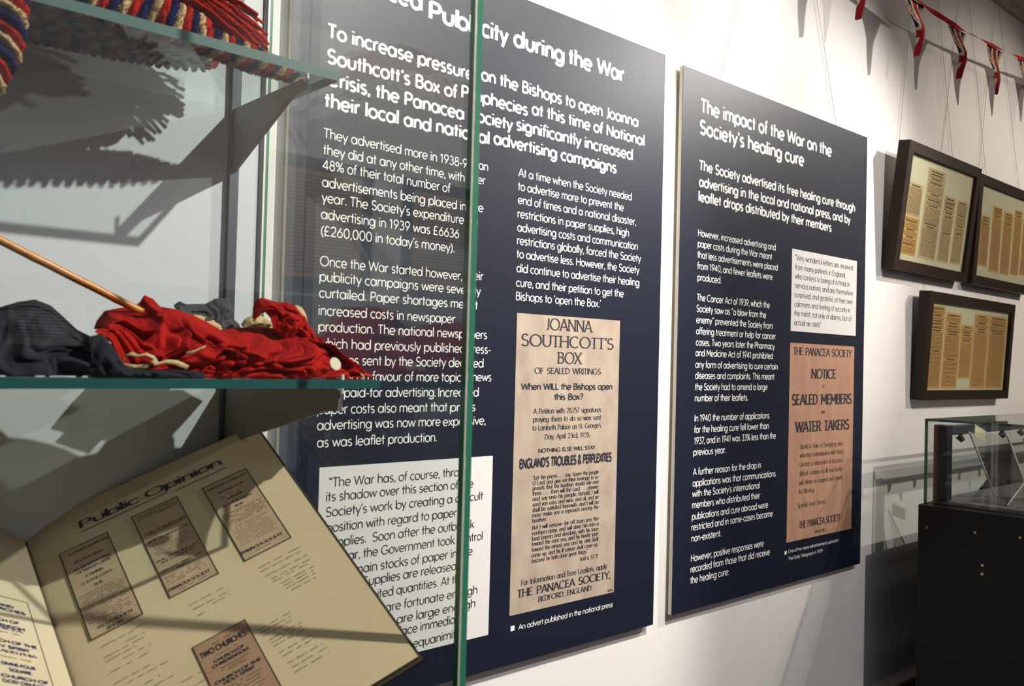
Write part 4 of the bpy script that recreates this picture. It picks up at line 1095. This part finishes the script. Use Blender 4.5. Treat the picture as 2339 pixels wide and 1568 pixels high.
# acrylic stands with papers inside the plinth case
def stand(x, y, s, label):
    r = thing('acrylic_stand', (x, y, PZ+.0104), label, 'stand'); z0 = PZ+.0106
    def strip3(a, b, w, t, nm, m):
        a, b = Vector(a), Vector(b); d = (b-a).normalized(); sd = Vector((0, 1, 0)); n = d.cross(sd).normalized()*t/2; W_ = sd*w/2
        V = [a-n-W_, a+n-W_, a+n+W_, a-n+W_, b-n-W_, b+n-W_, b+n+W_, b-n+W_]
        return MB().add(V, [(0, 1, 2, 3), (7, 6, 5, 4), (0, 4, 5, 1), (1, 5, 6, 2), (2, 6, 7, 3), (3, 7, 4, 0)]).build(nm, M[m], r)
    strip3((x+.20*s, y, z0), (x, y, z0+.20*s), .10*s, .003, 'back_rest', 'acrylic')
    strip3((x+.001, y-.05*s, z0+.20*s), (x+.20*s, y-.05*s, z0+.001), .004, .004, 'polished_edge', 'acr_edge'); strip3((x+.001, y+.05*s, z0+.20*s), (x+.20*s, y+.05*s, z0+.001), .004, .004, 'polished_edge', 'acr_edge')
    strip3((x+.01*s, y, z0+.002), (x+.15*s, y, z0+.06*s), .10*s, .003, 'front_lip', 'acrylic')
    strip3((x+.01*s, y-.05*s, z0+.002), (x+.15*s, y-.05*s, z0+.06*s), .003, .003, 'polished_edge', 'acr_edge')
    return r
stand(2.505, -.290, .92, 'clear acrylic stand inside the plinth case, left of its neighbour')
stand(2.575, -.395, .88, 'clear acrylic stand inside the plinth case, at the right picture edge')
cd = MB().box(0, .085, 0, .0008, 0, .03); cdV = [Vector((2.525+v[0]*.9, -.250-v[1]*.5, 1.335+v[2]-v[0]*.25)) for v in cd.V]
tag(obj('paper_slip', cdV, cd.F, M['mount']), 'cream paper slip leaning at the top of the acrylic stand', 'paper')

# ================================================================ OPPOSITE WALL (seen as reflections in the case glass)
def far_picture(x0, x1, z0, z1, label):
    y = Y0+.004; r = thing('framed_poster', (x0, y, z0), label, 'picture frame', 'framed newspapers on the opposite wall')
    w = .05
    for a, b, c, d in ((x0, x1, z0, z0+w), (x0, x1, z1-w, z1), (x0, x0+w, z0+w, z1-w), (x1-w, x1, z0+w, z1-w)): MB().box(a, b, y, y+.03, c, d).build('frame_rail', M['oak'], r)
    mb = MB().box(x0+w, x1-w, y, y+.008, z0+w, z1-w).build('newspaper', M['tan'], r); ms = MB(); z = z1-w-.03
    while z > z0+w+.03: ms.box(x0+w+.03, x1-w-.03, y+.008, y+.009, z-.006, z); z -= .018
    o = ms.build('newsprint_lines', M['brown_ink'], r); o['kind'] = 'stuff'
far_picture(1.95, 2.50, 1.83, 2.46, 'framed brown newspaper on the opposite wall, reflected beside the red flag')
far_picture(2.70, 3.20, 1.83, 2.45, 'framed brown newspaper on the opposite wall, reflected beside the case edge')
far_picture(3.55, 4.05, 1.83, 2.45, 'framed brown newspaper on the opposite wall, farthest along')
cdr = thing('text_card', (.86, Y0+.03, 1.52), 'white text card on the dark opposite wall, reflected above the charred cloth', 'card')
MB().box(.865, 1.139, Y0+.0505, Y0+.056, 1.52, 1.70).build('card_panel', M['panel_white'], cdr)
ms = MB(); z = 1.682
while z > 1.54: ms.box(.885, .885+random.uniform(.18, .23), Y0+.0561, Y0+.0566, z-.004, z); z -= .013
o = ms.build('card_lines', M['dark_ink'], cdr); o['kind'] = 'stuff'
